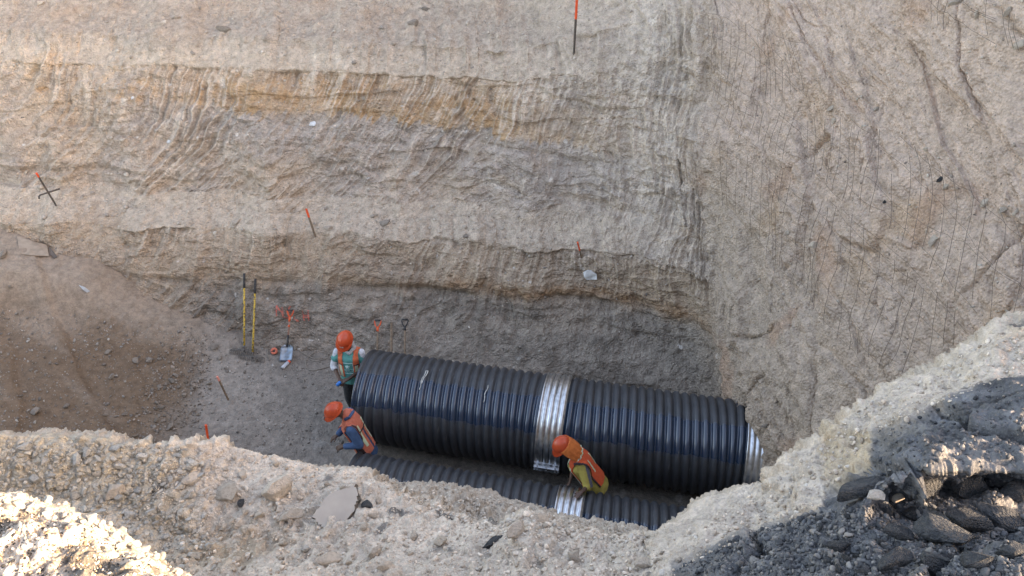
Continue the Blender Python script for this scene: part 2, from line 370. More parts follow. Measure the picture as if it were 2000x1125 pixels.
# ------------------------------------------------------------------ near bank: the crest the photographer stands on, falling into the pit
# per column: list of (v, z) from below the frame to the pit floor; the crest is where the photograph's outline runs
def col(u, *kn): return (u, kn)
RIM = [
 col(-900, (1900, 7.8), (1250, 7.7), (1000, 7.65), (960, 7.5), (985, 6.2), (960, 6.1), (900, 6.2), (850, 6.35), (830, 6.45), (860, 5.2), (900, 4.0), (930, 2.0), (930, -.2)),
 col(-250, (1900, 7.8), (1250, 7.7), (1030, 7.65), (965, 7.55), (985, 6.1), (950, 6.1), (900, 6.2), (860, 6.3), (840, 6.4), (865, 5.2), (900, 4.0), (930, 2.0), (930, -.2)),
 col(0,    (1900, 7.75), (1250, 7.7), (1060, 7.68), (986, 7.62), (1000, 6.1), (960, 6.15), (910, 6.25), (870, 6.30), (842, 6.35), (865, 5.2), (905, 4.0), (940, 2.0), (950, -.2)),
 col(110,  (1900, 7.75), (1250, 7.7), (1070, 7.68), (1003, 7.60), (1015, 6.1), (970, 6.15), (915, 6.25), (872, 6.30), (843, 6.32), (865, 5.2), (905, 4.0), (940, 2.0), (955, -.2)),
 col(230,  (1900, 7.75), (1260, 7.7), (1120, 7.66), (1058, 7.56), (1068, 6.2), (1000, 6.1), (930, 6.2), (885, 6.28), (856, 6.30), (875, 5.2), (910, 4.0), (950, 2.0), (960, -.2)),
 col(330,  (1900, 7.75), (1280, 7.7), (1170, 7.62), (1122, 7.50), (1128, 6.3), (1050, 6.1), (960, 6.2), (900, 6.25), (861, 6.28), (880, 5.2), (915, 4.0), (955, 2.0), (965, -.2)),
 col(430,  (1900, 7.75), (1300, 7.65), (1200, 7.45), (1165, 7.30), (1165, 6.5), (1060, 6.15), (960, 6.2), (900, 6.22), (857, 6.25), (880, 5.2), (920, 4.0), (960, 2.0), (970, -.2)),
 col(520,  (1900, 7.75), (1300, 7.55), (1220, 7.30), (1180, 7.05), (1165, 6.7), (1060, 6.25), (970, 6.25), (915, 6.22), (884, 6.22), (905, 5.2), (930, 4.0), (965, 2.0), (975, -.2)),
 col(620,  (1900, 7.75), (1320, 7.5), (1240, 7.20), (1190, 6.98), (1160, 6.75), (1070, 6.40), (990, 6.35), (935, 6.25), (909, 6.20), (925, 5.2), (945, 4.0), (975, 2.0), (985, -.2)),
 col(700,  (1900, 7.75), (1320, 7.45), (1240, 7.20), (1190, 6.98), (1160, 6.80), (1080, 6.50), (1010, 6.45), (950, 6.32), (912, 6.22), (930, 5.3), (945, 4.4), (985, 2.0), (995, -.2)),
 col(780,  (1900, 7.75), (1320, 7.45), (1250, 7.20), (1200, 7.0), (1160, 6.82), (1090, 6.58), (1030, 6.5), (985, 6.38), (960, 6.30), (972, 5.4), (934, 4.9), (985, 2.0), (1000, -.2)),
 col(870,  (1900, 7.75), (1320, 7.45), (1250, 7.20), (1200, 7.0), (1170, 6.85), (1110, 6.65), (1065, 6.55), (1020, 6.42), (998, 6.34), (1008, 5.4), (940, 4.9), (990, 2.0), (1010, -.2)),
 col(950,  (1900, 7.75), (1320, 7.45), (1250, 7.25), (1200, 7.05), (1170, 6.95), (1110, 6.75), (1075, 6.65), (1045, 6.55), (1030, 6.45), (1035, 5.4), (954, 4.8), (1000, 2.0), (1020, -.2)),
 col(1030, (1900, 7.75), (1320, 7.45), (1250, 7.25), (1200, 7.10), (1165, 7.0), (1110, 6.85), (1065, 6.80), (1025, 6.72), (1006, 6.64), (1040, 5.4), (975, 4.8), (1010, 2.0), (1030, -.2)),
 col(1110, (1900, 7.75), (1330, 7.5), (1260, 7.30), (1210, 7.15), (1170, 7.05), (1115, 6.90), (1075, 6.82), (1040, 6.72), (1022, 6.62), (1045, 5.6), (1012, 5.3), (1030, 2.0), (1040, -.2)),
 col(1190, (1900, 7.75), (1330, 7.5), (1260, 7.35), (1210, 7.2), (1180, 7.10), (1135, 6.95), (1100, 6.88), (1060, 6.76), (1043, 6.66), (1055, 5.7), (1020, 5.4), (1040, 2.0), (1050, -.2)),
 col(1265, (1900, 7.75), (1330, 7.5), (1270, 7.40), (1220, 7.25), (1190, 7.18), (1145, 7.05), (1110, 6.95), (1075, 6.84), (1056, 6.74), (1065, 5.8), (1047, 5.5), (1050, 2.0), (1060, -.2)),
 col(1310, (1900, 7.75), (1330, 7.55), (1270, 7.45), (1220, 7.30), (1180, 7.25), (1135, 7.15), (1090, 7.05), (1050, 6.94), (1020, 6.86), (1045, 5.9), (1050, 5.3), (1050, 2.0), (1060, -.2)),
 col(1380, (1900, 7.75), (1330, 7.6), (1270, 7.5), (1200, 7.42), (1150, 7.36), (1105, 7.28), (1060, 7.18), (1010, 7.02), (966, 6.90), (990, 6.0), (1030, 5.0), (1040, 2.0), (1050, -.2)),
 col(1450, (1900, 7.75), (1330, 7.65), (1260, 7.58), (1180, 7.52), (1120, 7.46), (1070, 7.38), (1030, 7.26), (990, 7.10), (955, 6.96), (985, 6.0), (1020, 5.0), (1030, 2.0), (1040, -.2)),
 col(1500, (1900, 7.75), (1330, 7.68), (1250, 7.62), (1170, 7.58), (1110, 7.52), (1060, 7.46), (1020, 7.32), (980, 7.10), (947, 6.98), (975, 6.0), (1010, 5.0), (1020, 2.0), (1030, -.2)),
 col(1540, (1900, 7.78), (1330, 7.7), (1240, 7.66), (1160, 7.62), (1090, 7.58), (1040, 7.50), (1000, 7.34), (945, 7.22), (885, 7.18), (920, 6.2), (980, 5.0), (1000, 2.0), (1020, -.2)),
 col(1620, (1900, 7.8), (1330, 7.76), (1230, 7.72), (1140, 7.70), (1060, 7.66), (1000, 7.58), (960, 7.42), (900, 7.32), (838, 7.28), (870, 6.4), (940, 5.0), (980, 2.0), (1010, -.2)),
 col(1700, (1900, 7.82), (1330, 7.8), (1220, 7.77), (1120, 7.74), (1005, 7.67), (950, 7.69), (905, 7.52), (840, 7.42), (783, 7.36), (820, 6.5), (900, 5.0), (960, 2.0), (1000, -.2)),
 col(1780, (1900, 7.84), (1330, 7.82), (1210, 7.80), (1110, 7.78), (958, 7.56), (918, 7.76), (850, 7.60), (780, 7.52), (722, 7.44), (770, 6.6), (860, 5.0), (940, 2.0), (990, -.2)),
 col(1870, (1900, 7.86), (1330, 7.85), (1200, 7.83), (1100, 7.81), (958, 7.56), (918, 7.76), (810, 7.66), (740, 7.60), (672, 7.52), (720, 6.7), (820, 5.0), (920, 2.0), (980, -.2)),
 col(1950, (1900, 7.9), (1330, 7.88), (1200, 7.86), (1100, 7.84), (958, 7.56), (918, 7.76), (790, 7.72), (700, 7.66), (624, 7.60), (680, 6.8), (780, 5.0), (900, 2.0), (970, -.2)),
 col(2010, (1900, 7.9), (1330, 7.90), (1200, 7.88), (1100, 7.86), (958, 7.56), (918, 7.76), (780, 7.76), (690, 7.70), (620, 7.64), (670, 6.9), (770, 5.0), (880, 2.0), (960, -.2)),
 col(2300, (1900, 7.95), (1330, 7.95), (1200, 7.92), (1100, 7.90), (958, 7.56), (918, 7.76), (760, 7.82), (640, 7.80), (570, 7.75), (620, 7.0), (720, 5.0), (850, 2.0), (940, -.2)),
 col(3000, (1900, 8.0), (1330, 8.0), (1200, 8.0), (1100, 7.95), (1000, 7.95), (850, 7.90), (700, 7.88), (580, 7.85), (510, 7.8), (560, 7.2), (660, 5.0), (800, 2.0), (900, -.2)),
]
def build_near():
    U0 = np.array([c[0] for c in RIM], float); K = np.array([c[1] for c in RIM], float)       # cols x knots x 2
    seg = [0, 20, 60, 60, 46, 60, 62, 62, 54, 46, 46, 24, 14]; tk = np.cumsum(seg).astype(float); T = np.arange(tk[-1]+1)
    U = np.concatenate([np.linspace(-900, -60, 60, endpoint=False), np.arange(-60, 2060, 2.0), np.linspace(2060, 3000, 50)])
    K[:, 8, 0] += 9; K[:, 7, 0] += 5; K[:, 10, 0] += 9*np.interp(U0, [700, 780, 1265, 1310], [0, 1, 1, 0])
    Kp = np.zeros(K.shape[:2]+(3,))
    for i, u in enumerate(U0):
        for j in range(K.shape[1]): Kp[i, j] = onz(u, K[i, j, 0], K[i, j, 1])
    A = np.zeros((len(U), K.shape[1], 3))
    for j in range(K.shape[1]):
        for a in range(3): A[:, j, a] = np.interp(U, U0, Kp[:, j, a])
    P = np.zeros((len(U), len(T), 3))
    for a in range(3):
        for i in range(len(U)): P[i, :, a] = np.interp(T, tk, A[i, :, a])
    raw = P.copy(); P = blur(P, 6)
    tt = np.broadcast_to(T, P.shape[:2]); uu = np.broadcast_to(U[:, None], P.shape[:2])
    n = normals(P); n = np.where(n[..., 2:3] < 0, -n, n)
    # photograph column/row that each point was measured at: used only to know which soil it is
    c_ = P[..., 1]*cos(PITCH)-(P[..., 2]-CAMZ)*sin(PITCH); up = P[..., 1]*sin(PITCH)+(P[..., 2]-CAMZ)*cos(PITCH)
    V = 562.5-FPX*up/np.maximum(c_, .2); Ux = 1000+FPX*P[..., 0]/np.maximum(c_, .2)
    crest = tk[8]; beyond = tt > crest+2
    # asphalt area boundary (v above which it is soil)
    ab = np.interp(Ux, [1290, 1320, 1450, 1600, 1606, 1690, 1702, 1800, 1880, 2000, 2300], [1300, 1112, 1045, 995, 950, 905, 858, 812, 772, 738, 660])
    q = P*[1, 1, 1]
    asph = sstep(-14, 12, V-ab+22*noise(q, 7, 3))*sstep(1285, 1330, Ux)*(~beyond)
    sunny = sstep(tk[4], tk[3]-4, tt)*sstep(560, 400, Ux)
    rt_ = sstep(1290, 1400, Ux)*(1-asph)*(~beyond)
    d = rt_*(.07*ridged(q*[1, 1, 1.6], 2.2, 4)-.05)+.05*noise(q, 1.6)+.030*fbm(q, 4.5, 3)
    wp = q+.05*np.stack([noise(q, 5, 20), noise(q, 5, 40), noise(q, 5, 60)], -1)
    rub = sstep(-.30, .20, noise(q, 1.6, 91)+.12)
    f1, f2, v1 = worley(wp[..., 0]*15, (wp[..., 1]+wp[..., 2]*.5)*15, 4)
    d = d+(v1-.45)*.045*rub*sstep(0, .22, f2-f1)*sstep(.75, .3, f1)
    f1, f2, v2 = worley(wp[..., 0]*34, (wp[..., 1]+wp[..., 2]*.5)*34, 5)
    d = d+(v2-.45)*.020*(.35+.65*rub)*sstep(0, .25, f2-f1)*sstep(.8, .3, f1)
    d = d+.016*ridged(wp, 12, 3)+.009*noise(q, 38, 2)+.006*noise(q, 80, 7)+.003*noise(q, 160, 9)
    # cracked slab of old road on the right
    f1, f2, v3 = worley(wp[..., 0]*2.6+3, wp[..., 1]*3.4, 9)
    d = d+asph*((v3-.5)*.07-.09*np.exp(-((f2-f1)/.05)**2))
    P = P+n*d[..., None]*np.where(beyond, 1.6, 1)[..., None]
    n1 = fbm(P, 2.0, 4, .6, 300); n2 = fbm(P, 9, 4, .6, 320)
    c = mix(np.array([.56, .48, .40]), np.array([.47, .405, .34]), sstep(-.3, .3, n1+.4*n2))
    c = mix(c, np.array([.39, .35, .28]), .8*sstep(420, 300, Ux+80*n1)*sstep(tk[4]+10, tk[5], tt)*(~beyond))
    c = mix(c, np.array([.36, .27, .185]), .8*sstep(-.1, .15, noise(P, 1.8, 88)+.4*n2)*np.exp(-(((Ux-430)/120.)**2+((V-1070)/50.)**2))*1.2)
    c = mix(c, np.array([.60, .51, .42]), .7*np.exp(-((tt-crest)/16.)**2)*sstep(200, 320, Ux))
    c = mix(c, np.array([.47, .345, .235]), .5*sstep(.15, .35, noise(P, 4, 410))*sstep(1480, 1540, Ux))
    c = mix(c, np.array([.44, .37, .30]), beyond*.8)
    c = mix(c, np.array([.47, .375, .265]), .8*sstep(1598, 1625, Ux)*sstep(1712, 1698, Ux)*sstep(838, 856, V)*sstep(952, 940, V))
    c = mix(c, np.array([.12, .115, .11]), .85*sstep(.34, .44, noise(P, 6, 430)+.2*n2)*(1-asph))
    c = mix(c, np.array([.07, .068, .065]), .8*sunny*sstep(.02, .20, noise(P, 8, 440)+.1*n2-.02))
    c = mix(c, ASPH*(1+.9*n2[..., None]+.3), asph)
    c = mix(c, np.array([.21, .195, .175]), asph*.45*sstep(.1, .4, n1+.6*n2))
    c = np.clip(c, .02, .8)
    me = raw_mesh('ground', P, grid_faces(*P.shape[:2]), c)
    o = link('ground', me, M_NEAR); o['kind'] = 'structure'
    return o, P
near, NP = build_near()

# ------------------------------------------------------------------ finding the built surface that the photograph shows at a pixel
def bvh_of(P, st=2):
    Q = P[::st, ::st]; return BVHTree.FromPolygons(Q.reshape(-1, 3).tolist(), grid_faces(*Q.shape[:2]).tolist())
B_WALL, B_FLOOR, B_NEAR = bvh_of(WP, 3), bvh_of(FP, 3), bvh_of(NP, 3)
EYE = Vector((0, 0, CAMZ))
def cast(u, v, trees=None):
    d = Vector(ray(u, v)).normalized(); best = None
    for T in (trees or (B_NEAR, B_FLOOR, B_WALL)):
        h = T.ray_cast(EYE, d)
        if h[0] is not None and (best is None or h[3] < best[3]): best = h
    if best is None: return None, None
    n = best[1] if best[1].dot(d) < 0 else -best[1]
    return best[0], n
def ground_z(x, y, T=None):
    h = (T or B_FLOOR).ray_cast(Vector((x, y, 9)), Vector((0, 0, -1))); return h[0].z if h[0] else 0.0

def tube(pts, r, n=8, cap=True, r1=None):
    pts = [Vector(p) for p in pts]; V = []; F = []; up = Vector((.13, .27, .95)); m = len(pts)
    for i, p in enumerate(pts):
        t = (pts[min(i+1, m-1)]-pts[max(i-1, 0)]).normalized(); a = t.cross(up)
        if a.length < .05: a = t.cross(Vector((1, 0, 0)))
        a.normalize(); b = t.cross(a); rr = r if r1 is None else r+(r1-r)*i/max(m-1, 1)
        for k in range(n): V.append(p+rr*(cos(2*pi*k/n)*a+sin(2*pi*k/n)*b))
    for i in range(m-1):
        for k in range(n): F.append((i*n+k, i*n+(k+1) % n, (i+1)*n+(k+1) % n, (i+1)*n+k))
    if cap: F += [tuple(range(n))[::-1], tuple(range((m-1)*n, m*n))]
    return V, F
def box(c, sx, sy, sz, rot=None):
    V = []; R = rot or Matrix.Identity(3)
    for x in (-1, 1):
        for y in (-1, 1):
            for z in (-1, 1): V.append(Vector(c)+R @ Vector((x*sx/2, y*sy/2, z*sz/2)))
    return V, [(0, 1, 3, 2), (4, 6, 7, 5), (0, 4, 5, 1), (2, 3, 7, 6), (0, 2, 6, 4), (1, 5, 7, 3)]
def part(name, shapes, mat, parent=None, origin=(0, 0, 0), smooth=False, bevel=0):
    """join (V, F) shapes, given in world space, into one mesh whose own origin is `origin`"""
    V = []; F = []
    for v, f in shapes:
        k = len(V); V += [tuple(Vector(p)-Vector(origin)) for p in v]; F += [tuple(i+k for i in q) for q in f]
    me = bpy.data.meshes.new(name); me.from_pydata(V, [], F); me.update()
    if bevel:
        bm = bmesh.new(); bm.from_mesh(me); bmesh.ops.bevel(bm, geom=list(bm.edges), offset=bevel, segments=2, affect='EDGES', profile=.5); bm.to_mesh(me); bm.free()
    return link(name, me, mat, parent, smooth)

# ------------------------------------------------------------------ corrugated steel pipes
def pipe_material():
    m = new_mat('black_coated_steel', (.012, .013, .016), .3, 0.0, .9); b = m.node_tree.nodes['Principled BSDF']
    tc = N(m, 'ShaderNodeTexCoord'); sp = N(m, 'ShaderNodeSeparateXYZ'); L(m, tc.outputs['Object'], sp.inputs[0])
    at = N(m, 'ShaderNodeMath', operation='ARCTAN2'); L(m, sp.outputs[2], at.inputs[0]); L(m, sp.outputs[1], at.inputs[1])
    # sideways stretched noise: scuffs that follow the rings
    cb = N(m, 'ShaderNodeCombineXYZ'); mx_ = N(m, 'ShaderNodeMath', operation='MULTIPLY'); mx_.inputs[1].default_value = 38; L(m, sp.outputs[0], mx_.inputs[0])
    my_ = N(m, 'ShaderNodeMath', operation='MULTIPLY'); my_.inputs[1].default_value = 2.2; L(m, at.outputs[0], my_.inputs[0])
    L(m, mx_.outputs[0], cb.inputs[0]); L(m, my_.outputs[0], cb.inputs[1])
    ns = N(m, 'ShaderNodeTexNoise'); ns.inputs['Scale'].default_value = 1.0; ns.inputs['Detail'].default_value = 5; L(m, cb.outputs[0], ns.inputs['Vector'])
    n2 = N(m, 'ShaderNodeTexNoise'); n2.inputs['Scale'].default_value = 4.5; n2.inputs['Detail'].default_value = 9; n2.inputs['Roughness'].default_value = .72; L(m, tc.outputs['Object'], n2.inputs['Vector'])
    # clean wiped band: where the surface faces up and a little to the near side (dust rubbed off, sky sheen painted in blue)
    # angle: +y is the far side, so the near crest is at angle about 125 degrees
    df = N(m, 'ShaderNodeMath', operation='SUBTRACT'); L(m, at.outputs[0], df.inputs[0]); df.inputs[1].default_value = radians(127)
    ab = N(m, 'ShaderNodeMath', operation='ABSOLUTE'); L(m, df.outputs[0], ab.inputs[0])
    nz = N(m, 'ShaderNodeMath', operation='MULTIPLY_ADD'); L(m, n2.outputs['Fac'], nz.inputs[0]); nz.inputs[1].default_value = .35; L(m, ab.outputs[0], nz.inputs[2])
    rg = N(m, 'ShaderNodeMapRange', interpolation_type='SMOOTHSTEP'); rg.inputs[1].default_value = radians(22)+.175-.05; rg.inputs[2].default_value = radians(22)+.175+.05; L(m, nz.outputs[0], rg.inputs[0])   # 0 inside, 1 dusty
    # dust amount
    sk = N(m, 'ShaderNodeMapRange'); sk.inputs[1].default_value = .35; sk.inputs[2].default_value = .7; sk.inputs[3].default_value = .15; sk.inputs[4].default_value = 1.0; L(m, n2.outputs['Fac'], sk.inputs[0])
    up = N(m, 'ShaderNodeMapRange'); up.inputs[1].default_value = -.3; up.inputs[2].default_value = .65; up.inputs[3].default_value = .08; up.inputs[4].default_value = .85; L(m, sp.outputs[2], up.inputs[0])
    du = N(m, 'ShaderNodeMath', operation='MULTIPLY'); L(m, rg.outputs[0], du.inputs[0]); L(m, sk.outputs[0], du.inputs[1])
    du2 = N(m, 'ShaderNodeMath', operation='MULTIPLY'); L(m, du.outputs[0], du2.inputs[0]); L(m, up.outputs[0], du2.inputs[1])
    cm = N(m, 'ShaderNodeMix', data_type='RGBA'); L(m, du2.outputs[0], cm.inputs[0]); sky_sheen = N(m, 'ShaderNodeMix', data_type='RGBA'); L(m, rg.outputs[0], sky_sheen.inputs[0]); sky_sheen.inputs[6].default_value = (.010, .028, .058, 1); sky_sheen.inputs[7].default_value = (.012, .014, .018, 1); L(m, sky_sheen.outputs[2], cm.inputs[6]); cm.inputs[7].default_value = (.046, .054, .064, 1)  # reflected sky painted as navy base colour inside the band, black outside
    # pale scratches
    sc_ = N(m, 'ShaderNodeMapRange'); sc_.inputs[1].default_value = .66; sc_.inputs[2].default_value = .76; sc_.inputs[4].default_value = .42; L(m, ns.outputs['Fac'], sc_.inputs[0])
    cm2 = N(m, 'ShaderNodeMix', data_type='RGBA'); L(m, sc_.outputs[0], cm2.inputs[0]); L(m, cm.outputs[2], cm2.inputs[6]); cm2.inputs[7].default_value = (.30, .30, .28, 1)
    L(m, cm2.outputs[2], b.inputs['Base Color'])
    ro = N(m, 'ShaderNodeMapRange'); ro.inputs[3].default_value = .20; ro.inputs[4].default_value = .62; L(m, rg.outputs[0], ro.inputs[0])
    L(m, ro.outputs[0], b.inputs['Roughness'])
    bp = N(m, 'ShaderNodeBump'); bp.inputs['Strength'].default_value = .35; bp.inputs['Distance'].default_value = .004; L(m, ns.outputs['Fac'], bp.inputs['Height'])
    b2 = N(m, 'ShaderNodeBump'); b2.inputs['Strength'].default_value = .3; b2.inputs['Distance'].default_value = .01; L(m, n2.outputs['Fac'], b2.inputs['Height']); L(m, bp.outputs[0], b2.inputs['Normal'])
    L(m, b2.outputs[0], b.inputs['Normal'])
    return m
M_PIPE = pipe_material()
M_GALV = dirty('galvanised_steel', (.66, .68, .70), (.46, .48, .50), .30, 14, .15, .003, metal=.95)
M_WHITE = dirty('off_white_strip', (.7, .7, .66), (.4, .4, .38), .6, 30, .1)
M_BOLT = new_mat('bolt_steel', (.45, .46, .48), .4, .8)

def pipe_mesh(name, R, s0, s1, p, a, lead, th=.004, nt_=200, arc=None, ends=(1, 1), wobble=1.0, dx=.0105):
    xs = np.arange(s0, s1+1e-6, dx); xs[-1] = s1
    th0, th1 = arc if arc else (-pi/2, 3*pi/2)
    tv = np.linspace(th0, th1, nt_+1)
    X, T = np.meshgrid(xs, tv, indexing='ij')
    w0 = sstep(s0+.25, s0+.60, X) if ends[0] else 1.0; w1 = sstep(s1-.25, s1-.60, X) if ends[1] else 1.0
    ph = 2*pi*(X-s0)/p+lead*(T-pi/2)*w0*w1
    q = np.stack([X*2, np.cos(T), np.sin(T)], -1)
    cw = 1-2*(.5-.5*np.cos(ph))**1.9
    r = R+a*cw*(1+.25*wobble*noise(q, 2.5, 7))+.006*wobble*noise(q, 1.2, 3)+.003*wobble*noise(q, 5, 11)
    out = np.stack([X, r*np.cos(T), r*np.sin(T)], -1); inn = np.stack([X, (r-th)*np.cos(T), (r-th)*np.sin(T)], -1)
    P = np.concatenate([out, inn[::-1]], 0); F = grid_faces(*P.shape[:2])
    n, m = P.shape[:2]; i = np.arange(n*m).reshape(n, m)
    close = np.stack([i[-1, :-1], i[0, :-1], i[0, 1:], i[-1, 1:]], -1)
    Fs = [F, close]
    if arc:
        h = n//2
        for j in (0, m-1):
            k = np.arange(h-1); Fs.append(np.stack([i[k, j], i[k+1, j], i[n-2-k, j], i[n-1-k, j]], -1))
    return raw_mesh(name, P, np.concatenate(Fs))
def put_pipe(o, y0, zc, yaw, label, cat, group):
    o.location = (0, y0, zc); o.rotation_euler = (0, 0, -yaw); return tag(o, label, cat, group)
P1 = dict(y0=8.55, zc=.72, yaw=.20); P2 = dict(y0=6.95, zc=.48, yaw=.21)
GP = 'corrugated drain pipes laid in the trench'
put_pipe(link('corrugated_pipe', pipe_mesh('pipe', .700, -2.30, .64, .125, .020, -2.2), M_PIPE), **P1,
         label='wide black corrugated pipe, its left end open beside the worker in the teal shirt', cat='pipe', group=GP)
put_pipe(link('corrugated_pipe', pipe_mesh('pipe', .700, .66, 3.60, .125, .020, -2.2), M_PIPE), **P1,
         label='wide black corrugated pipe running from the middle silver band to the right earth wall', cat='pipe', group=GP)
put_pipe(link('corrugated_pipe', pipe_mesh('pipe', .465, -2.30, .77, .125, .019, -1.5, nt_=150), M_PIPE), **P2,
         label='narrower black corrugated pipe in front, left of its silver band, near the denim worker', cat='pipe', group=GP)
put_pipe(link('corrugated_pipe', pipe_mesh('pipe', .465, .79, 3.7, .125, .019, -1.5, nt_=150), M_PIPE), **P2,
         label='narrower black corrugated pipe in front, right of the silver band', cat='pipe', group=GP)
GC = 'silver coupling bands round the pipe joints'
def coupling(P, R, c, w, label, bracket):
    root = empty('coupling_band', (0, P['y0'], P['zc']), label, 'coupling band', GC, (0, 0, -P['yaw']))
    arc = (radians(-150), radians(188)) if bracket else (radians(-160), radians(200))
    link('band', pipe_mesh('band', R, c-w/2, c+w/2, w/(4.5 if w < .5 else 8.5), .010 if w < .5 else .006, 0, th=.003, nt_=160, arc=arc, ends=(0, 0), wobble=.3, dx=w/4.5/16), M_GALV, root)
    if bracket:
        a0 = radians(190)
        for k, (da, dr) in enumerate(((0.0, .0), (.10, .0))):
            a = a0+da; c_ = Vector((c, (R+.03)*cos(a), (R+.03)*sin(a))); R_ = Matrix.Rotation(a, 3, 'X')
            v1_, f1_ = box(c_, w*.98, .075, .006, R_); v2_, f2_ = box(c_+R_ @ Vector((0, -.037, .02 if k else -.02)), w*.98, .006, .045, R_)
            part('clamp_bar', [(v1_, f1_), (v2_, f2_)], M_GALV, root)
        for x in (-.13, 0, .13):
            a = a0+.05; c_ = Vector((c+x, (R+.045)*cos(a), (R+.045)*sin(a))); t = Matrix.Rotation(a, 3, 'X') @ Vector((0, 0, 1))
            part('bolt', [tube([c_-t*.10, c_+t*.06], .006, 6), tube([c_-t*.062, c_-t*.045], .014, 6), tube([c_+t*.03, c_+t*.047], .014, 6)], M_BOLT, root)
    return root
coupling(P1, .728, .655, .37, 'silver corrugated band with a bolted clamp around the middle of the wide pipe', True)
coupling(P1, .728, 3.68, .64, 'silver corrugated band at the right end of the wide pipe against the earth wall', False)
coupling(P2, .492, .785, .37, 'silver corrugated band on the narrow front pipe under the leaning worker hand', False)
# little pale strap ends left on the pipe
def on_pipe(P, R, s, ang):
    yw = P['yaw']; x, y, z = s, R*cos(ang), R*sin(ang)
    return Vector((x*cos(yw)+y*sin(yw), P['y0']-x*sin(yw)+y*cos(yw), P['zc']+z))
for s, a0, a1, lb in ((-1.30, 92, 118, 'pale twisted strap stuck on top of the wide pipe near its left end'), (-.33, 100, 122, 'thin pale strap end on the wide pipe left of the middle band')):
    pts = [on_pipe(P1, .719+.004*(k % 2), s-.0015*(a0-a0)+.01*sin(k*1.3)-.002*k, radians(a0+(a1-a0)*k/7)) for k in range(8)]
    sh = [tube(pts, .006, 5)]
    if s < -1: sh.append(tube([p+Vector((.035-.004*i, 0, .004)) for i, p in enumerate(pts[:6])], .006, 5)); sh.append(tube([pts[0], pts[0]+Vector((.035, 0, .004))], .006, 5))
    tag(part('strap', sh, M_WHITE, smooth=True), lb, 'strap', 'pale strap ends on the wide pipe')

# ------------------------------------------------------------------ people
def ell(c, r, ax=None):          # ellipsoid points; r = 3 radii along ax columns
    c = Vector(c); r = (r, r, r) if isinstance(r, (int, float)) else r; A = ax or Matrix.Identity(3); out = []
    for i in range(9):
        ph = pi*i/8
        for k in range(12 if 0 < i < 8 else 1):
            t = 2*pi*k/12; out.append(c+A @ Vector((r[0]*sin(ph)*cos(t), r[1]*sin(ph)*sin(t), r[2]*cos(ph))))
    return out
def hull(pts):
    bm = bmesh.new()
    for p in pts: bm.verts.new(p)
    bmesh.ops.convex_hull(bm, input=bm.verts, use_existing_faces=False)
    bm.verts.ensure_lookup_table()
    for v in [v for v in bm.verts if not v.link_faces]: bm.verts.remove(v)
    bmesh.ops.recalc_face_normals(bm, faces=bm.faces); bm.verts.index_update()
    r = [v.co.copy() for v in bm.verts], [tuple(v.index for v in f.verts) for f in bm.faces]; bm.free(); return r
def cap(p0, p1, r0, r1, ax=None): return hull(ell(p0, r0, ax)+ell(p1, r1, ax))
def melt(name, prims, voxel, mat, parent, origin, iters=6):
    """fuse overlapping shapes into one continuous smooth surface"""
    o = part(name, prims, mat, None, origin); m = o.modifiers.new('r', 'REMESH'); m.mode = 'VOXEL'; m.voxel_size = voxel; m.use_smooth_shade = True
    s = o.modifiers.new('s', 'SMOOTH'); s.iterations = iters; s.factor = .5
    dg = bpy.context.evaluated_depsgraph_get(); me = bpy.data.meshes.new_from_object(o.evaluated_get(dg)); o.modifiers.clear()
    o.data = me; me.name = name; me.polygons.foreach_set('use_smooth', np.ones(len(me.polygons), bool)); o.parent = parent
    return o
def patch(name, src, pred, off, thick, mat, parent, _comp=None):
    """cut the faces that pred(centre) picks out of a garment, push them out and give them thickness"""
    me = src.data; co = np.zeros(len(me.vertices)*3); me.vertices.foreach_get('co', co); co = co.reshape(-1, 3)
    no = np.zeros(len(me.vertices)*3); me.vertices.foreach_get('normal', no); no = no.reshape(-1, 3)
    F = [tuple(p.vertices) for p in me.polygons]; ce = np.array([co[list(f)].mean(0) for f in F]); nn = np.array([tuple(p.normal) for p in me.polygons])
    sel = np.nonzero(pred(ce, nn))[0]
    if _comp is None:                                  # one object per connected piece, crumbs dropped
        par = {}
        def fd(i):
            while par.setdefault(i, i) != i: par[i] = par[par[i]]; i = par[i]
            return i
        for k in sel:
            for i in F[k][1:]: par[fd(i)] = fd(F[k][0])
        groups = {}
        for k in sel: groups.setdefault(fd(F[k][0]), []).append(k)
        return [patch(name, src, pred, off, thick, mat, parent, g) for g in groups.values() if len(g) > 14]
    sel = np.array(_comp)
    if len(sel) == 0: print('EMPTY PATCH', name); return None
    used = sorted({i for k in sel for i in F[k]}); mp = {v: i for i, v in enumerate(used)}
    top = co[used]+no[used]*(off+thick); bot = co[used]+no[used]*off; n = len(used)
    FF = [tuple(mp[i] for i in F[k]) for k in sel]; edges = {}
    for f in FF:
        for a, b in zip(f, f[1:]+f[:1]): edges[(a, b)] = 1
    side = [(b, a, a+n, b+n) for (a, b) in edges if (b, a) not in edges]
    me2 = bpy.data.meshes.new(name); me2.from_pydata(np.concatenate([top, bot]).tolist(), [], FF+[tuple(i+n for i in f[::-1]) for f in FF]+side); me2.update()
    return link(name, me2, mat, parent)
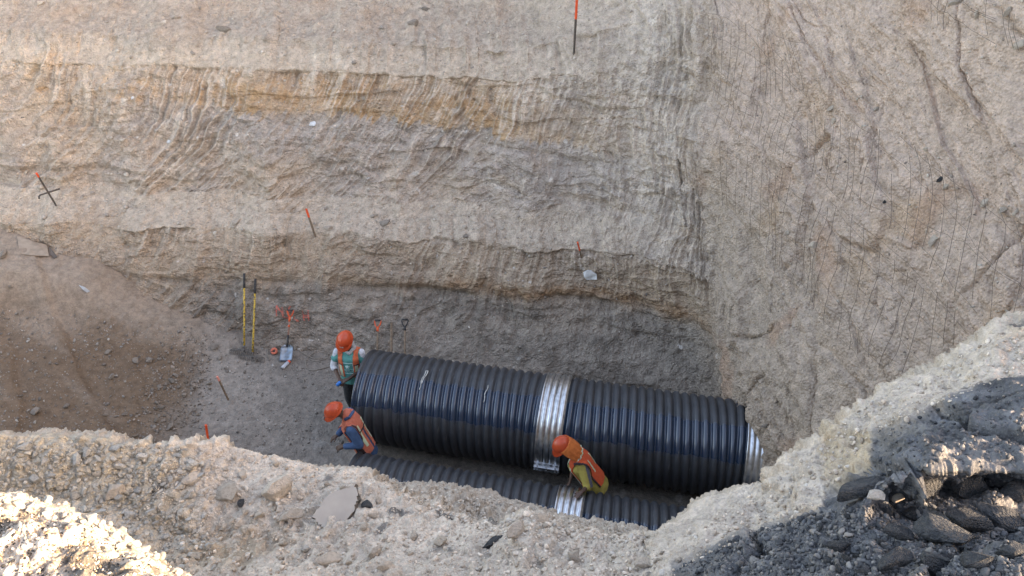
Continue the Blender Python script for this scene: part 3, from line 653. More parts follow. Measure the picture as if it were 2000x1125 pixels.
def hand(w, d, nrm, side, curl=.5, L_=.17):
    """wrist w, pointing d, palm normal nrm; five fingers, thumb leaving the side of the palm"""
    w, d, nrm = Vector(w), Vector(d).normalized(), Vector(nrm).normalized(); nrm = (nrm-d*nrm.dot(d)).normalized(); x = d.cross(nrm)*side
    pr = [hull(ell(w, .024)+ell(w+d*.05+x*.022, .016)+ell(w+d*.085+x*.026, .012)+ell(w+d*.085-x*.028, .012)+ell(w+d*.04-x*.02, .015))]
    for k, (o_, ln) in enumerate(((.028, .070), (.010, .078), (-.010, .072), (-.028, .056))):
        p = w+d*.085+x*o_; a = curl*.5; dd = d
        for j, (f, r) in enumerate(((.45, .0088), (.32, .008), (.23, .0074))):
            dd = (dd*cos(a)+nrm*sin(a)).normalized(); q = p+dd*ln*f; pr.append(cap(p, q, r, r*.93)); p = q; a += curl*.25+.02*k
    p = w+d*.03+x*.024; dd = (d*.65+x*.75+nrm*.25).normalized(); q = p+dd*.035; pr.append(cap(p, q, .012, .0095))
    r_ = q+(d*.85+x*.35+nrm*.4).normalized()*.032; pr.append(cap(q, r_, .0092, .008))
    return pr
def head_prims(c, fw, up):
    c, fw, up = Vector(c), Vector(fw).normalized(), Vector(up).normalized(); up = (up-fw*up.dot(fw)).normalized(); rt = fw.cross(up)
    A = Matrix((rt, fw, up)).transposed()
    q = lambda x, y, z: c+rt*x+fw*y+up*z
    pr = [hull(ell(q(0, -.012, .03), (.072, .09, .085), A)+ell(q(0, .018, -.07), (.045, .055, .035), A)),
          cap(q(0, .075, -.085), q(0, .06, -.06), .018, .03),                     # chin
          cap(q(0, .092, .012), q(0, .108, -.028), .009, .014),                  # nose
          cap(q(-.022, .084, -.058), q(.022, .084, -.058), .009, .009),          # mouth
          cap(q(-.05, .07, .025), q(-.018, .088, .022), .009, .010), cap(q(.05, .07, .025), q(.018, .088, .022), .009, .010)]
    for s in (-1, 1): pr.append(cap(q(s*.078, -.01, .01), q(s*.074, -.002, -.025), (.008, .02, .02), (.007, .012, .014), A))
    return pr, q, A
M_SKIN = dirty('skin', (.10, .054, .037), (.075, .04, .028), .55, 25, .1)
M_HAIR = new_mat('hair', (.012, .01, .009), .6)
M_EYE = new_mat('eye', (.5, .48, .45), .3)
M_HELMET = dirty('helmet_plastic', (.60, .078, .024), (.50, .062, .02), .32, 8, .03, .002)
M_VEST = dirty('vest_orange', (.66, .15, .065), (.56, .12, .05), .8, 35, .4, .006)
M_TRIM = dirty('vest_dark_trim', (.06, .03, .03), (.03, .02, .02), .8, 30, .2)
M_LIME = dirty('reflective_lime', (.55, .68, .38), (.62, .66, .60), .45, 60, .2, .003)
def helmet(parent, c, fw, up, O):
    c, fw, up = Vector(c), Vector(fw).normalized(), Vector(up).normalized(); up = (up-fw*up.dot(fw)).normalized(); rt = fw.cross(up)
    nr, na = 14, 48; V = []; F = []
    def pt(x, y, z): return c+rt*x+fw*y+up*z
    for i in range(nr+1):
        f = i/nr*pi/2
        for k in range(na):
            t = 2*pi*k/na; rx, ry = .117, .136
            rib = .004*max(0, cos(t*2)**8)*sin(f)+.0045*math.exp(-((sin(f)*rx*cos(t))/.02)**2)
            V.append(pt((rx+rib)*sin(f)*cos(t), (ry+rib)*sin(f)*sin(t), (.125+rib)*cos(f)))
    b0 = (nr)*na
    for k in range(na):            # brim: wider in front
        t = 2*pi*k/na; e = .012+.048*max(0, sin(t))**1.6
        V.append(pt((.117+e)*cos(t), (.136+e)*sin(t), -.012-.10*e*0))
    for k in range(na):
        t = 2*pi*k/na; e = .012+.048*max(0, sin(t))**1.6
        V.append(pt((.117+e)*cos(t), (.136+e)*sin(t), -.018))
    for k in range(na):
        t = 2*pi*k/na; V.append(pt(.108*cos(t), .127*sin(t), -.012))
    for i in range(nr+3):
        for k in range(na):
            F.append((i*na+k, i*na+(k+1) % na, (i+1)*na+(k+1) % na, (i+1)*na+k))
    o = part('helmet', [(V, F)], M_HELMET, parent, O, smooth=True)
    return o, pt
def frame(a, b, rt):             # torso frame: a pelvis, b neck, rt = wearer's right
    a, b, rt = Vector(a), Vector(b), Vector(rt); up = (b-a).normalized(); rt = (rt-up*rt.dot(up)).normalized(); fw = up.cross(rt)
    return a, rt, fw, up, (b-a).length
def torso(a, rt, fw, up, ln, g=0.0, hem=-.02, wd=1.0):
    A = Matrix((rt, fw, up)).transposed(); q = lambda x, y, z: a+rt*x+fw*y+up*z*ln
    return [hull(ell(q(0, 0, hem), ((.165+g)*wd, .125+g, .04), A)+ell(q(0, 0, .12), ((.165+g)*wd, .122+g, .05), A)),
            hull(ell(q(0, 0, .12), ((.165+g)*wd, .122+g, .05), A)+ell(q(0, .01, .45), ((.155+g)*wd, .118+g, .06), A)),
            hull(ell(q(0, .01, .45), ((.155+g)*wd, .118+g, .06), A)+ell(q(0, .01, .75), ((.175+g)*wd, .122+g, .07), A)),
            hull(ell(q(0, .01, .75), ((.175+g)*wd, .12+g, .07), A)+ell(q(0, -.01, .92), ((.13+g)*wd, .075+g, .04), A))]
def local(fr, O):
    a, rt, fw, up, ln = fr
    M = np.array([rt, fw, up]); a0 = np.array(a)-np.array(O)
    return lambda ce: ((ce-a0) @ M.T)/np.array([1, 1, ln])

def worker(name_label, O, fr, neck, head, hfw, hup, arms, legs, hands, cloth, W):
    """arms/legs: lists of (joint, joint, joint); returns the root and the fitted garments"""
    root = empty('person', O, name_label, 'person', 'workers in orange helmets')
    a, rt, fw, up, ln = fr
    hp, hq, HA = head_prims(head, hfw, hup)
    body = torso(a, rt, fw, up, ln, -.03)+[cap(a+up*ln*.9, Vector(head)-Vector(hup).normalized()*.06-Vector(hfw).normalized()*.015, .062, .052)]+hp
    for sh, el, wr in arms: body += [cap(sh, el, .046, .038), cap(el, wr, .038, .025)]
    for hi, kn, an in legs: body += [cap(hi, kn, .075, .052), cap(kn, an, .05, .033), cap(an, Vector(an)+fw*.12*Vector((1, 1, 0))+Vector((0, 0, -.04)), .035, .03)]
    for h in hands: body += hand(*h)
    b = melt('body', body, .0065, M_SKIN, root, O, 3)
    for s in (-1, 1):
        e = hq(s*.03, .083, .012); part('eye', [cap(e, e+Vector(hfw).normalized()*.003, .009, .009)], M_EYE, b, O, True)
    part('hair', [hull(ell(hq(0, -.02, .035), (.078, .088, .085), HA)+ell(hq(0, -.07, -.03), (.05, .02, .03), HA))], M_HAIR, root, O, True)
    h, hpt = helmet(root, Vector(head)+Vector(hup).normalized()*.028, hfw, hup, O)
    # trousers and boots
    tr = [hull(ell(a+up*.02, (.165, .125, .05), Matrix((rt, fw, up)).transposed())+ell(a-Vector((0, 0, .06)), (.16, .125, .06), Matrix((rt, fw, up)).transposed()))]
    for hi, kn, an in legs: tr += [cap(hi, kn, .098, .070), cap(kn, Vector(an)+Vector((0, 0, .03)), .068, .055)]
    melt('trousers', tr, .010, W['trousers'], root, O)
    for hi, kn, an in legs:
        an = Vector(an); d = Vector((fw.x, fw.y, 0)).normalized(); g = an.z-.06
        part('boot', [cap(an+Vector((0, 0, .08)), an, .052, .05), hull(ell(an-Vector((0, 0, .015))-d*.03, (.042, .042, .045))+ell(an-Vector((0, 0, .03))+d*.13, (.042, .042, .028)))], W['boots'], root, O, True)
    return root, hpt, hq, h
M_BOOT = dirty('boot_leather', (.05, .04, .032), (.14, .115, .09), .8, 20, .3)

# --- worker in the teal shirt, at the open end of the wide pipe, facing the camera
def fleece(prims, name, voxel, mat, root, O): return melt(name, prims, voxel, mat, root, O, 5)
def w_teal():
    O = Vector((-2.56, 9.30, ground_z(-2.56, 9.30))); oz = O.z
    pel = Vector((-2.50, 9.24, .91)); nk = Vector((-2.50, 9.28, 1.46))
    fr = frame(pel, nk, (-1, .08, 0)); a, rt, fw, up, ln = fr       # wearer's right is picture-left
    head = Vector((-2.53, 9.255, 1.64)); hfw = Vector((-.22, -.85, -.62)); hup = Vector((-.10, -.50, .85))
    shR, elR, wrR = Vector((-2.685, 9.28, 1.38)), Vector((-2.775, 9.26, 1.11)), Vector((-2.66, 9.04, 1.05))
    shL, elL, wrL = Vector((-2.32, 9.26, 1.38)), Vector((-2.30, 9.21, 1.11)), Vector((-2.50, 9.02, 1.06))
    legs = [(Vector((-2.58, 9.22, .82)), Vector((-2.60, 9.20, .45)), Vector((-2.60, 9.32, oz+.08))), (Vector((-2.43, 9.22, .82)), Vector((-2.47, 9.20, .45)), Vector((-2.47, 9.34, oz+.08)))]
    hands = [(wrR, (.35, -.75, -.1), (.1, 0, -1), 1, .9), (wrL, (-.75, -.4, -.12), (0, 0, -1), -1, .9)]
    W = dict(trousers=dirty('dark_trousers', (.022, .026, .03), (.05, .052, .055), .85, 22, .4, .008), boots=M_BOOT)
    root, hpt, hq, hel = worker('worker in a teal shirt and open orange vest standing at the wide pipe end', O, fr, nk, head, hfw, hup,
                           [(shR, elR, wrR), (shL, elL, wrL)], legs, hands, None, W)
    loc = local(fr, O)
    M_W = dirty('white_sleeve', (.62, .65, .70), (.48, .52, .58), .8, 18, .4, .008); M_T = dirty('teal_cotton', (.07, .33, .31), (.055, .26, .25), .85, 14, .5, .012)
    sl = []
    for sh, el, wr in ((shR, elR, wrR), (shL, elL, wrL)): sl += [cap(sh, el, .066, .058), cap(el, el.lerp(wr, .18), .058, .055)]
    slv = fleece(sl+torso(*fr, .004, .1), 'long_sleeved_shirt', .009, M_W, root, O)
    sh_ = torso(*fr, .018, -.10, 1.02)
    for sh, el in ((shR, elR), (shL, elL)): sh_ += [cap(sh.lerp(a+up*ln*.85, .3), sh.lerp(el, .42), .078, .074)]
    ts = fleece(sh_, 'tee_shirt', .0075, M_T, root, O)
    # open vest: one strap over each shoulder, down the front and the back
    xs = lambda c: c[:, 0]
    band = lambda c, lo, hi: (np.abs(c[:, 0]) > lo) & (np.abs(c[:, 0]) < hi)
    patch('vest', ts, lambda ce, nn: (lambda c: ((band(c, .085-.02*(1-c[:, 2]), .155) & (c[:, 1] > -.02)) | ((c[:, 1] < -.0) & (np.abs(c[:, 0]) < .165))) & (c[:, 2] > .16) & (c[:, 2] < 1.08))(loc(ce)), .004, .008, M_VEST, root)
    patch('reflective_strip', ts, lambda ce, nn: (lambda c: band(c, .105-.02*(1-c[:, 2]), .138) & (c[:, 1] > 0) & (c[:, 2] > .18) & (c[:, 2] < .56))(loc(ce)), .013, .003, M_LIME, root)
    patch('vest_trim', ts, lambda ce, nn: (lambda c: band(c, .08, .16) & (c[:, 1] > 0) & (c[:, 2] > .575) & (c[:, 2] < .60))(loc(ce)), .013, .004, M_TRIM, root)
    # print on the chest: rounded frame, splayed mark, a word
    M_PR = new_mat('shirt_print', (.50, .72, .72), .8)
    a0 = pel; A = Matrix((rt, fw, up)).transposed()
    B = BVHTree.FromPolygons([v.co.copy() for v in ts.data.vertices], [tuple(p.vertices) for p in ts.data.polygons])
    def chest(x, z):           # x to the picture's right
        p = a0-rt*x+up*z*ln+fw*.6-O; h = B.ray_cast(p, -fw); return (h[0] if h[0] is not None else p-fw*.45)+fw*.006
    pr = []
    fx0, fx1, fz0, fz1 = -.085, .075, .30, .66
    loop = [(fx0, fz0), (fx1, fz0), (fx1, fz1), (fx0, fz1), (fx0, fz0)]; pts = []
    for (x0, z0), (x1, z1) in zip(loop, loop[1:]):
        pts += [chest(x0+(x1-x0)*k/8, z0+(z1-z0)*k/8) for k in range(8)]
    pts.append(pts[0]); pr.append(tube(pts, .0042, 5))
    for ang in (20, 75, 130, 175, 235, 300):
        c0 = (-.012, .53); r = .034; pr.append(tube([chest(*c0), chest(c0[0]+r*cos(radians(ang)), c0[1]+r*sin(radians(ang))/ln)], .010, 6, r1=.006))
    FONT = {'V': [[(0, 1), (.5, 0), (1, 1)]], 'E': [[(1, 1), (0, 1), (0, 0), (1, 0)], [(0, .5), (.8, .5)]], 'R': [[(0, 0), (0, 1), (.9, .9), (.9, .55), (0, .5), (1, 0)]],
            'O': [[(0, 0), (0, 1), (1, 1), (1, 0), (0, 0)]], 'S': [[(1, 1), (0, .9), (0, .55), (1, .45), (1, .05), (0, 0)]]}
    for i, chh in enumerate('VEROS'):
        x0 = -.068+i*.028
        for st in FONT[chh]: pr.append(tube([chest(x0+.020*x, .355+.085*z) for x, z in st], .0032, 4))
    part('chest_print', [([p+O for p in v], f) for v, f in pr], M_PR, ts, O, True)
    M_SC = dirty('grey_scarf', (.50, .52, .54), (.36, .38, .40), .9, 30, .5)
    part('neck_scarf', [cap(nk+Vector((-.07, -.03, -.01)), nk+Vector((.02, -.10, -.035)), .024, .022), cap(nk+Vector((.02, -.10, -.035)), nk+Vector((.085, -.02, .02)), .022, .032),
                        cap(nk+Vector((.085, -.02, .02)), Vector(head)+Vector((.085, .02, -.02)), .034, .026), cap(nk+Vector((-.07, -.03, -.01)), nk+Vector((0, .07, 0)), .024, .03), cap(nk+Vector((0, .07, 0)), nk+Vector((.085, 0, .02)), .03, .032)], M_SC, root, O, True)
    # label on the helmet front
    q = hpt(0, .128, .030); up_ = (hpt(0, .118, .055)-hpt(0, .133, .010)).normalized(); rr = (hpt(1, 0, 0)-hpt(0, 0, 0)).normalized(); ff = rr.cross(up_)
    MB = Matrix((rr, ff, up_)).transposed()
    st = part('helmet_label', [box(q+(hpt(0, 1, 0)-hpt(0, 0, 0))*.006, .052, .012, .024, MB)], M_WHITE, hel, O)
    part('label_mark', [box(q+(hpt(0, 1, 0)-hpt(0, 0, 0))*.0125+rr*x, .010, .003, .012, MB) for x in (-.014, 0, .014)], new_mat('label_ink', (.08, .08, .1), .6), st, O)
    # blue bottle held in the right hand (picture left)
    mb = new_mat('blue_plastic', (.01, .20, .62), .3); c = wrR+Vector((.015, -.13, .0))
    bo = part('blue_tape_roll', [tube([c+Vector((-.02, 0, -.02)), c+Vector((.02, 0, .03))], .030, 16), tube([c+Vector((.02, 0, .03)), c+Vector((.033, 0, .046))], .030, 16, r1=.018)], mb, None, c, True)
    bo.location = c; tag(bo, 'small blue roll held in the hand of the worker in the teal shirt', 'tape roll')
w_teal()

# --- worker in denim bending at the open end of the narrow pipe
def w_denim():
    gz = 0.02; O = Vector((-2.20, 8.06, gz))
    pel = Vector((-2.12, 7.95, .67)); nk = Vector((-2.325, 7.97, 1.35))
    fr = frame(pel, nk, (.15, 1.0, 0)); a, rt, fw, up, ln = fr      # faces picture-left: wearer's right is the far side
    head = Vector((-2.47, 7.935, 1.465)); hfw = Vector((-.80, -.30, -.60)); hup = Vector((-.50, -.22, .80))
    shF, elF, wrF = Vector((-2.33, 8.13, 1.23)), Vector((-2.40, 8.12, .99)), Vector((-2.51, 7.96, .95))
    shN, elN, wrN = Vector((-2.25, 7.80, 1.23)), Vector((-2.15, 7.72, 1.01)), Vector((-2.37, 7.69, 1.01))
    legs = [(Vector((-2.12, 8.05, .63)), Vector((-2.18, 8.09, .37)), Vector((-2.02, 8.13, gz+.08))), (Vector((-2.12, 7.96, .63)), Vector((-2.17, 8.01, .37)), Vector((-2.00, 8.01, gz+.08)))]
    hands = [(wrF, (-.8, -.2, -.5), (.2, 0, -1), 1, .5), (wrN, (-.85, .1, -.4), (-.3, .5, -.8), -1, .5)]
    M_D = dirty('blue_denim', (.045, .105, .215), (.03, .07, .15), .85, 12, .6, .014)
    W = dict(trousers=dirty('denim_trousers', (.035, .06, .115), (.025, .045, .09), .85, 14, .5, .01), boots=M_BOOT)
    root, hpt, hq, hel = worker('worker in a blue denim shirt and faded orange vest bending beside the narrow pipe', O, fr, nk, head, hfw, hup,
                           [(shF, elF, wrF), (shN, elN, wrN)], legs, hands, None, W)
    loc = local(fr, O)
    s_ = torso(*fr, .012, -.14, .97)+[cap(nk-up*.04, nk+up*.01, .085, .07)]
    for sh, el, wr in ((shF, elF, wrF), (shN, elN, wrN)): s_ += [cap(sh, el, .080, .064), cap(el, el.lerp(wr, .85), .060, .046)]
    sh_ = fleece(s_, 'denim_shirt', .0075, M_D, root, O)
    mv = M_VEST2
    # vest: yoke over both shoulders and two long panels down the back, straps down the front
    back = lambda c: c[:, 1] < .03
    arm = lambda c: np.abs(c[:, 0]) < .165
    patch('vest', sh_, lambda ce, nn: (lambda c: arm(c) & (((c[:, 2] > .62) & (c[:, 2] < 1.12) & back(c)) | ((c[:, 2] > .04) & (c[:, 2] <= .62) & back(c) & (np.abs(c[:, 0]) > .02) & (np.abs(c[:, 0]) < .15)) | ((c[:, 1] >= .03) & (np.abs(c[:, 0]) > .06) & (np.abs(c[:, 0]) < .16) & (c[:, 2] > .10) & (c[:, 2] < 1.05))))(loc(ce)), .004, .009, mv, root)
    patch('reflective_strip', sh_, lambda ce, nn: (lambda c: arm(c) & (((c[:, 2] > .22) & (c[:, 2] < .78) & back(c) & (np.abs(np.abs(c[:, 0])-.085) < .018)) | ((c[:, 1] >= .03) & (np.abs(np.abs(c[:, 0])-.115) < .016) & (c[:, 2] > .2) & (c[:, 2] < .6))))(loc(ce)), .014, .003, M_LIME, root)
    patch('vest_trim', sh_, lambda ce, nn: (lambda c: arm(c) & back(c) & (((np.abs(c[:, 2]-.62) < .018)) | ((np.abs(np.abs(c[:, 0])-.155) < .010) & (c[:, 2] > .04) & (c[:, 2] < .9))))(loc(ce)), .013, .004, M_TRIM, root)
    part('cap_peak', [cap(hpt(0, .150, -.030), hpt(0, .175, -.048), (.05, .02, .012), (.045, .02, .01))], new_mat('dark_peak', (.03, .03, .035), .6), root, O, True)
    part('shirt_collar', [cap(nk+Vector((-.01, -.08, .0)), nk+Vector((.05, -.09, .045)), .022, .02), cap(nk+Vector((.05, -.09, .045)), nk+Vector((.09, .02, .05)), .02, .022)], M_D, root, O, True)
M_VEST2 = dirty('faded_orange', (.62, .175, .11), (.54, .145, .09), .8, 35, .4, .006)
w_denim()

# --- worker in yellow, leaning over the narrow pipe with a hand on its silver band
def w_yellow():
    gz = .02; O = Vector((1.17, 7.36, gz))
    pel = Vector((1.17, 7.26, .74)); nk = Vector((.85, 7.33, 1.27))
    fr = frame(pel, nk, (.10, 1.0, 0)); a, rt, fw, up, ln = fr
    head = Vector((.69, 7.335, 1.43)); hfw = Vector((-.70, -.22, -.75)); hup = Vector((-.72, -.10, .66))
    shF, elF, wrF = Vector((.93, 7.49, 1.12)), Vector((.85, 7.42, .94)), Vector((.81, 7.22, .93))
    shN, elN, wrN = Vector((.985, 7.16, 1.10)), Vector((.985, 7.01, .99)), Vector((.915, 6.90, 1.015))
    shN, elN, wrN = Vector((.97, 7.16, 1.17)), Vector((1.02, 7.02, .98)), Vector((.93, 6.90, 1.005))
    legs = [(Vector((1.18, 7.35, .70)), Vector((1.12, 7.40, .38)), Vector((1.22, 7.44, gz+.08))), (Vector((1.17, 7.25, .70)), Vector((1.10, 7.30, .38)), Vector((1.20, 7.32, gz+.08)))]
    hands = [(wrF, (-.25, -.35, -.85), (-1, 0, 0), 1, .45), (wrN, (-.75, -.55, -.22), (0, -.1, -1), -1, .35)]
    M_Y = dirty('mustard_cotton', (.42, .34, .08), (.30, .235, .06), .85, 12, .6, .014)
    M_J = dirty('faded_jeans', (.075, .16, .26), (.05, .11, .19), .85, 14, .5, .01)
    M_G = dirty('grey_sleeve_stripe', (.105, .10, .13), (.07, .07, .09), .8, 20, .3)
    W = dict(trousers=M_J, boots=M_BOOT)
    root, hpt, hq, hel = worker('worker in a mustard shirt and orange neck cloth leaning over the narrow front pipe', O, fr, nk, head, hfw, hup,
                           [(shF, elF, wrF), (shN, elN, wrN)], legs, hands, None, W)
    loc = local(fr, O)
    s_ = torso(*fr, .028, -.12, 1.03)+[cap(nk-up*.04, nk+up*.01, .08, .07)]
    for sh, el, wr, k in ((shF, elF, wrF, .25), (shN, elN, wrN, .12)): s_ += [cap(sh.lerp(a+up*ln*.85, .25), el, .085, .068), cap(el, el.lerp(wr, k), .066, .060)]
    sh_ = fleece(s_, 'mustard_shirt', .0075, M_Y, root, O)
    M_O = dirty('bright_orange', (.70, .105, .035), (.60, .085, .03), .8, 35, .4, .006)
    patch('vest', sh_, lambda ce, nn: (lambda c: (np.abs(c[:, 0]) < .17) & (((c[:, 1] < .02) & (np.abs(c[:, 0]) > -.01) & (np.abs(c[:, 0]) < .145) & (c[:, 2] > .10) & (c[:, 2] < 1.1)) | ((c[:, 1] >= .02) & (c[:, 1] < .2) & (np.abs(c[:, 0]) > .06) & (c[:, 2] > .08) & (c[:, 2] < 1.05) & (np.abs(c[:, 0]) < .155))))(loc(ce)), .004, .009, M_O, root)
    patch('reflective_strip', sh_, lambda ce, nn: (lambda c: ((c[:, 1] >= .02) & (np.abs(np.abs(c[:, 0])-.11) < .018) & (c[:, 2] > .3) & (c[:, 2] < .8)) | ((c[:, 1] < .02) & (np.abs(np.abs(c[:, 0])-.07) < .012) & (c[:, 2] > .45) & (c[:, 2] < .8)))(loc(ce)), .014, .003, M_LIME, root)
    patch('vest_trim', sh_, lambda ce, nn: (lambda c: (np.abs(c[:, 0]) < .165) & (((c[:, 1] < .02) & (np.abs(np.abs(c[:, 0])-.15) < .009) & (c[:, 2] > .1) & (c[:, 2] < .95)) | ((np.abs(c[:, 2]-.42) < .016) & (np.abs(c[:, 0]) > .14))))(loc(ce)), .012, .005, M_TRIM, root)
    # grey stripe down the outside of the near sleeve
    sO, eO, wO = (np.array(v)-np.array(O) for v in (shN, elN, wrN))
    def stripe(ce, nn):
        d = eO-sO; L2 = d @ d; t = ((ce-sO) @ d)/L2; q = ce-(sO+t[:, None]*d); ax = np.array((.62, -.30, .72)); ax = ax-d*(ax @ d)/L2; ax /= np.linalg.norm(ax)
        side = np.cross(d/np.sqrt(L2), ax)
        return (t > -.25) & (t < 1.05) & (q @ ax > .02) & (np.abs(q @ side) < .024) & (np.linalg.norm(q, axis=1) < .10)
    patch('sleeve_stripe', sh_, stripe, .002, .003, M_G, root)
    # neck cloth hung from the helmet over the nape
    M_N = dirty('orange_neck_cloth', (.72, .19, .045), (.62, .15, .035), .85, 16, .7, .016)
    U_, n_ = 25, 16; V = []; F = []
    for i in range(n_):
        f = i/(n_-1)
        for k in range(U_):
            t = radians(-28-(304-90-0)*k/(U_-1)+6)         # from one temple round the back to the other
            t = radians(20-220*k/(U_-1))
            top = hpt(.126*cos(t), .142*sin(t), .012)
            fold = .010*sin(k*1.9+f*2)+.006*sin(k*4.1)
            c0 = nk+up*(-.015)-fw*.01; e = rt*cos(t)*-1*0
            rr = (hpt(cos(t), 0, 0)-hpt(0, 0, 0))*.118+(hpt(0, sin(t), 0)-hpt(0, 0, 0))*.105
            bot = c0+rr*1.12+up*.01
            mid = (top+bot)/2+rr.normalized()*.028
            p = top*(1-f)**2+mid*2*f*(1-f)+bot*f*f+rr.normalized()*fold*f
            V.append(p)
    for i in range(n_-1):
        for k in range(U_-1): F.append((i*U_+k, i*U_+k+1, (i+1)*U_+k+1, (i+1)*U_+k))
    nc = part('neck_cloth', [(V, F)], M_N, root, O, True); md = nc.modifiers.new('t', 'SOLIDIFY'); md.thickness = .006; md.offset = 0
    edge = [V[(n_-1)*U_+k] for k in range(U_)]
    part('cloth_hem', [tube([p+up*.004 for p in edge], .013, 6)], M_LIME, nc, O, True)
w_yellow()

# ------------------------------------------------------------------ tools and markers
M_YEL = dirty('yellow_handle', (.62, .40, .06), (.10, .085, .05), .55, 40, .1, ramp=(.52, .6))
M_GRIP = dirty('black_grip', (.03, .03, .032), (.06, .058, .055), .7, 30, .2)
M_IRON = dirty('dull_iron', (.12, .115, .11), (.20, .17, .14), .6, 30, .2, metal=.4)
M_WOOD = dirty('weathered_wood', (.25, .175, .115), (.14, .10, .07), .8, 24, .3)
M_REDP = dirty('orange_red_paint', (.80, .12, .035), (.62, .10, .04), .6, 20, .15)
M_BLADE = dirty('worn_shovel_steel', (.24, .30, .37), (.17, .18, .19), .38, 12, .2, metal=.75)
def along(a, b, f0, f1, n=4): return [a.lerp(b, f0+(f1-f0)*i/(n-1)) for i in range(n)]
def rake(base, top, label, tilt):
    base, top = Vector(base), Vector(top); root = empty('garden_rake', base, label, 'rake', 'rakes against the wall')
    k = base.lerp(top, .09); O = base
    part('handle', [tube(along(k, top, 0, .80), .017, 10)], M_YEL, root, O, True)
    part('grip', [tube(along(k, top, .80, 1.0), .021, 10)], M_GRIP, root, O, True)
    part('ferrule', [tube(along(base, k, .1, 1.05), .013, 8)], M_IRON, root, O, True)
    ax = Vector((cos(tilt), sin(tilt), -.02)).normalized(); fr = Vector((-sin(tilt), cos(tilt), 0))*-1; sh = []
    hb = base+Vector((0, 0, .06)); sh.append(tube([hb-ax*.24, hb+ax*.24], .009, 6))
    for i in range(15):
        p = hb+ax*(-.235+.47*i/14); sh.append(tube([p, p+fr*.035+Vector((0, 0, -.010)), p+fr*.055+Vector((0, 0, -.060))], .0065, 5, r1=.004))
    for s in (-1, 1): sh.append(tube([hb+ax*s*.235, hb+ax*s*.16-fr*.02+Vector((0, 0, .03)), base.lerp(top, .03)], .006, 5))
    part('rake_head', sh, M_IRON, root, O, True)
def wall_point(u, v, back=.03):
    p, n = cast(u, v, (B_WALL,)); return p+n*back
gz = ground_z
def lean(base, u, v, clear):
    """top end of a tool standing at base: on the sight line of (u, v), just clear of the wall"""
    p, n = cast(u, v, (B_WALL,)); d = Vector(ray(u, v)).normalized(); t = (p-EYE).length-clear; base = Vector(base)
    for k in range(40):                      # pull the top forward until nothing of the shaft is inside the wall
        top = EYE+d*t; bad = False
        for f in (.15, .3, .45, .6, .75, .9, 1.0):
            q = base.lerp(top, f); e = (q-EYE); h = B_WALL.ray_cast(EYE, e.normalized())
            if h[0] is not None and h[3] < e.length+.03: bad = True
        if not bad: break
        t -= .025
    return EYE+d*t
b = cast(478, 686, (B_WALL, B_FLOOR))[0]+Vector((0, -.03, .0))
rake(b, lean(b, 477, 534, .10), 'left yellow rake with a black grip leaning upright against the dark earth wall', .05)
b = cast(494, 699, (B_WALL, B_FLOOR))[0]+Vector((0, -.03, .0))
rake(b, lean(b, 499, 545, .10), 'right yellow rake, slightly shorter looking, its head lying nearer the camera', -.16)
def d_grip(top, sh, col, root, O, lift=.0):
    ax = (top-sh).normalized(); sd = Vector((1, 0, 0)); pts = [top-ax*.13, top-ax*.09+sd*.035, top-ax*.03+sd*.055, top+sd*.05]
    pts2 = [p-2*sd*((p-top).dot(sd)) for p in pts]
    g = part('handle_frame', [tube([top-ax*.2, top-ax*.12], .021, 8), tube(pts, .013, 6), tube(pts2, .013, 6), tube([top+sd*.05, top+sd*.0, top-sd*.05], .004, 6)], col, root, O, True)
    part('grip', [tube([top-sd*.052, top+sd*.052], .017, 8)], M_GRIP, g, O, True)
def shovel(base, top, label, col, shaft, blade=True, rings=True):
    base, top = Vector(base), Vector(top); O = base; root = empty('shovel', base, label, 'shovel', 'shovels leaning on the wall'); ax = (top-base).normalized()
    L_ = (top-base).length; neck = base+ax*.30
    part('shaft', [tube([neck+ax*.12, top-ax*.12], .016, 10)], shaft, root, O, True)
    part('socket', [tube([neck-ax*.05, neck+ax*.16], .014, 8, r1=.019)], M_GRIP, root, O, True)
    d_grip(top, base, col, root, O)
    if rings: part('paint_ring', [tube([neck+ax*.30, neck+ax*.34], .0185, 10)], M_REDP, root, O, True)
    sd = Vector((1, 0, 0)); nr = sd.cross(ax).normalized()
    V = []; F = []; nx, ny = 11, 10
    for j in range(ny):
        fv = j/(ny-1)
        for i in range(nx):
            fx = i/(nx-1)*2-1; wdt = .105*(1.0 if fv < .85 else 1-.5*(fv-.85)/.15)
            rib = .020*math.exp(-(fx/.22)**2)*sstep(.35, 1, fv)
            V.append(base+sd*fx*wdt+ax*.29*fv+nr*(.030*fx*fx-.02-rib+.02*(1-fv)))
    for j in range(ny-1):
        for i in range(nx-1): a = j*nx+i; F.append((a, a+1, a+nx+1, a+nx))
    bl = part('blade', [(V, F)], M_BLADE, root, O, True); m = bl.modifiers.new('t', 'SOLIDIFY'); m.thickness = .004
b = cast(560, 706, (B_WALL, B_FLOOR))[0]+Vector((0, -.03, .03)); mid = Vector(onz(564, 680, .22))
tp = lean(b, 567, 606, .08); shovel(b, tp, 'square shovel with a red grip and bright worn blade standing left of the teal worker', M_REDP, dirty('faded_red_shaft', (.42, .20, .15), (.28, .17, .12), .6, 30, .1))
b = Vector((-2.30, 9.86, .04)); shovel(b, lean(b, 738, 626, .12), 'shovel with an orange grip standing behind the left end of the wide pipe', M_REDP, M_WOOD)
b = Vector((-1.82, 9.80, .04)); shovel(b, lean(b, 791, 624, .12), 'shovel with a black grip, rightmost of the tools behind the wide pipe', M_GRIP, M_WOOD, rings=False)
b = Vector((-2.06, 9.85, .0)); t_ = lean(b, 764, 630, .10); q = b.lerp(t_, .5)
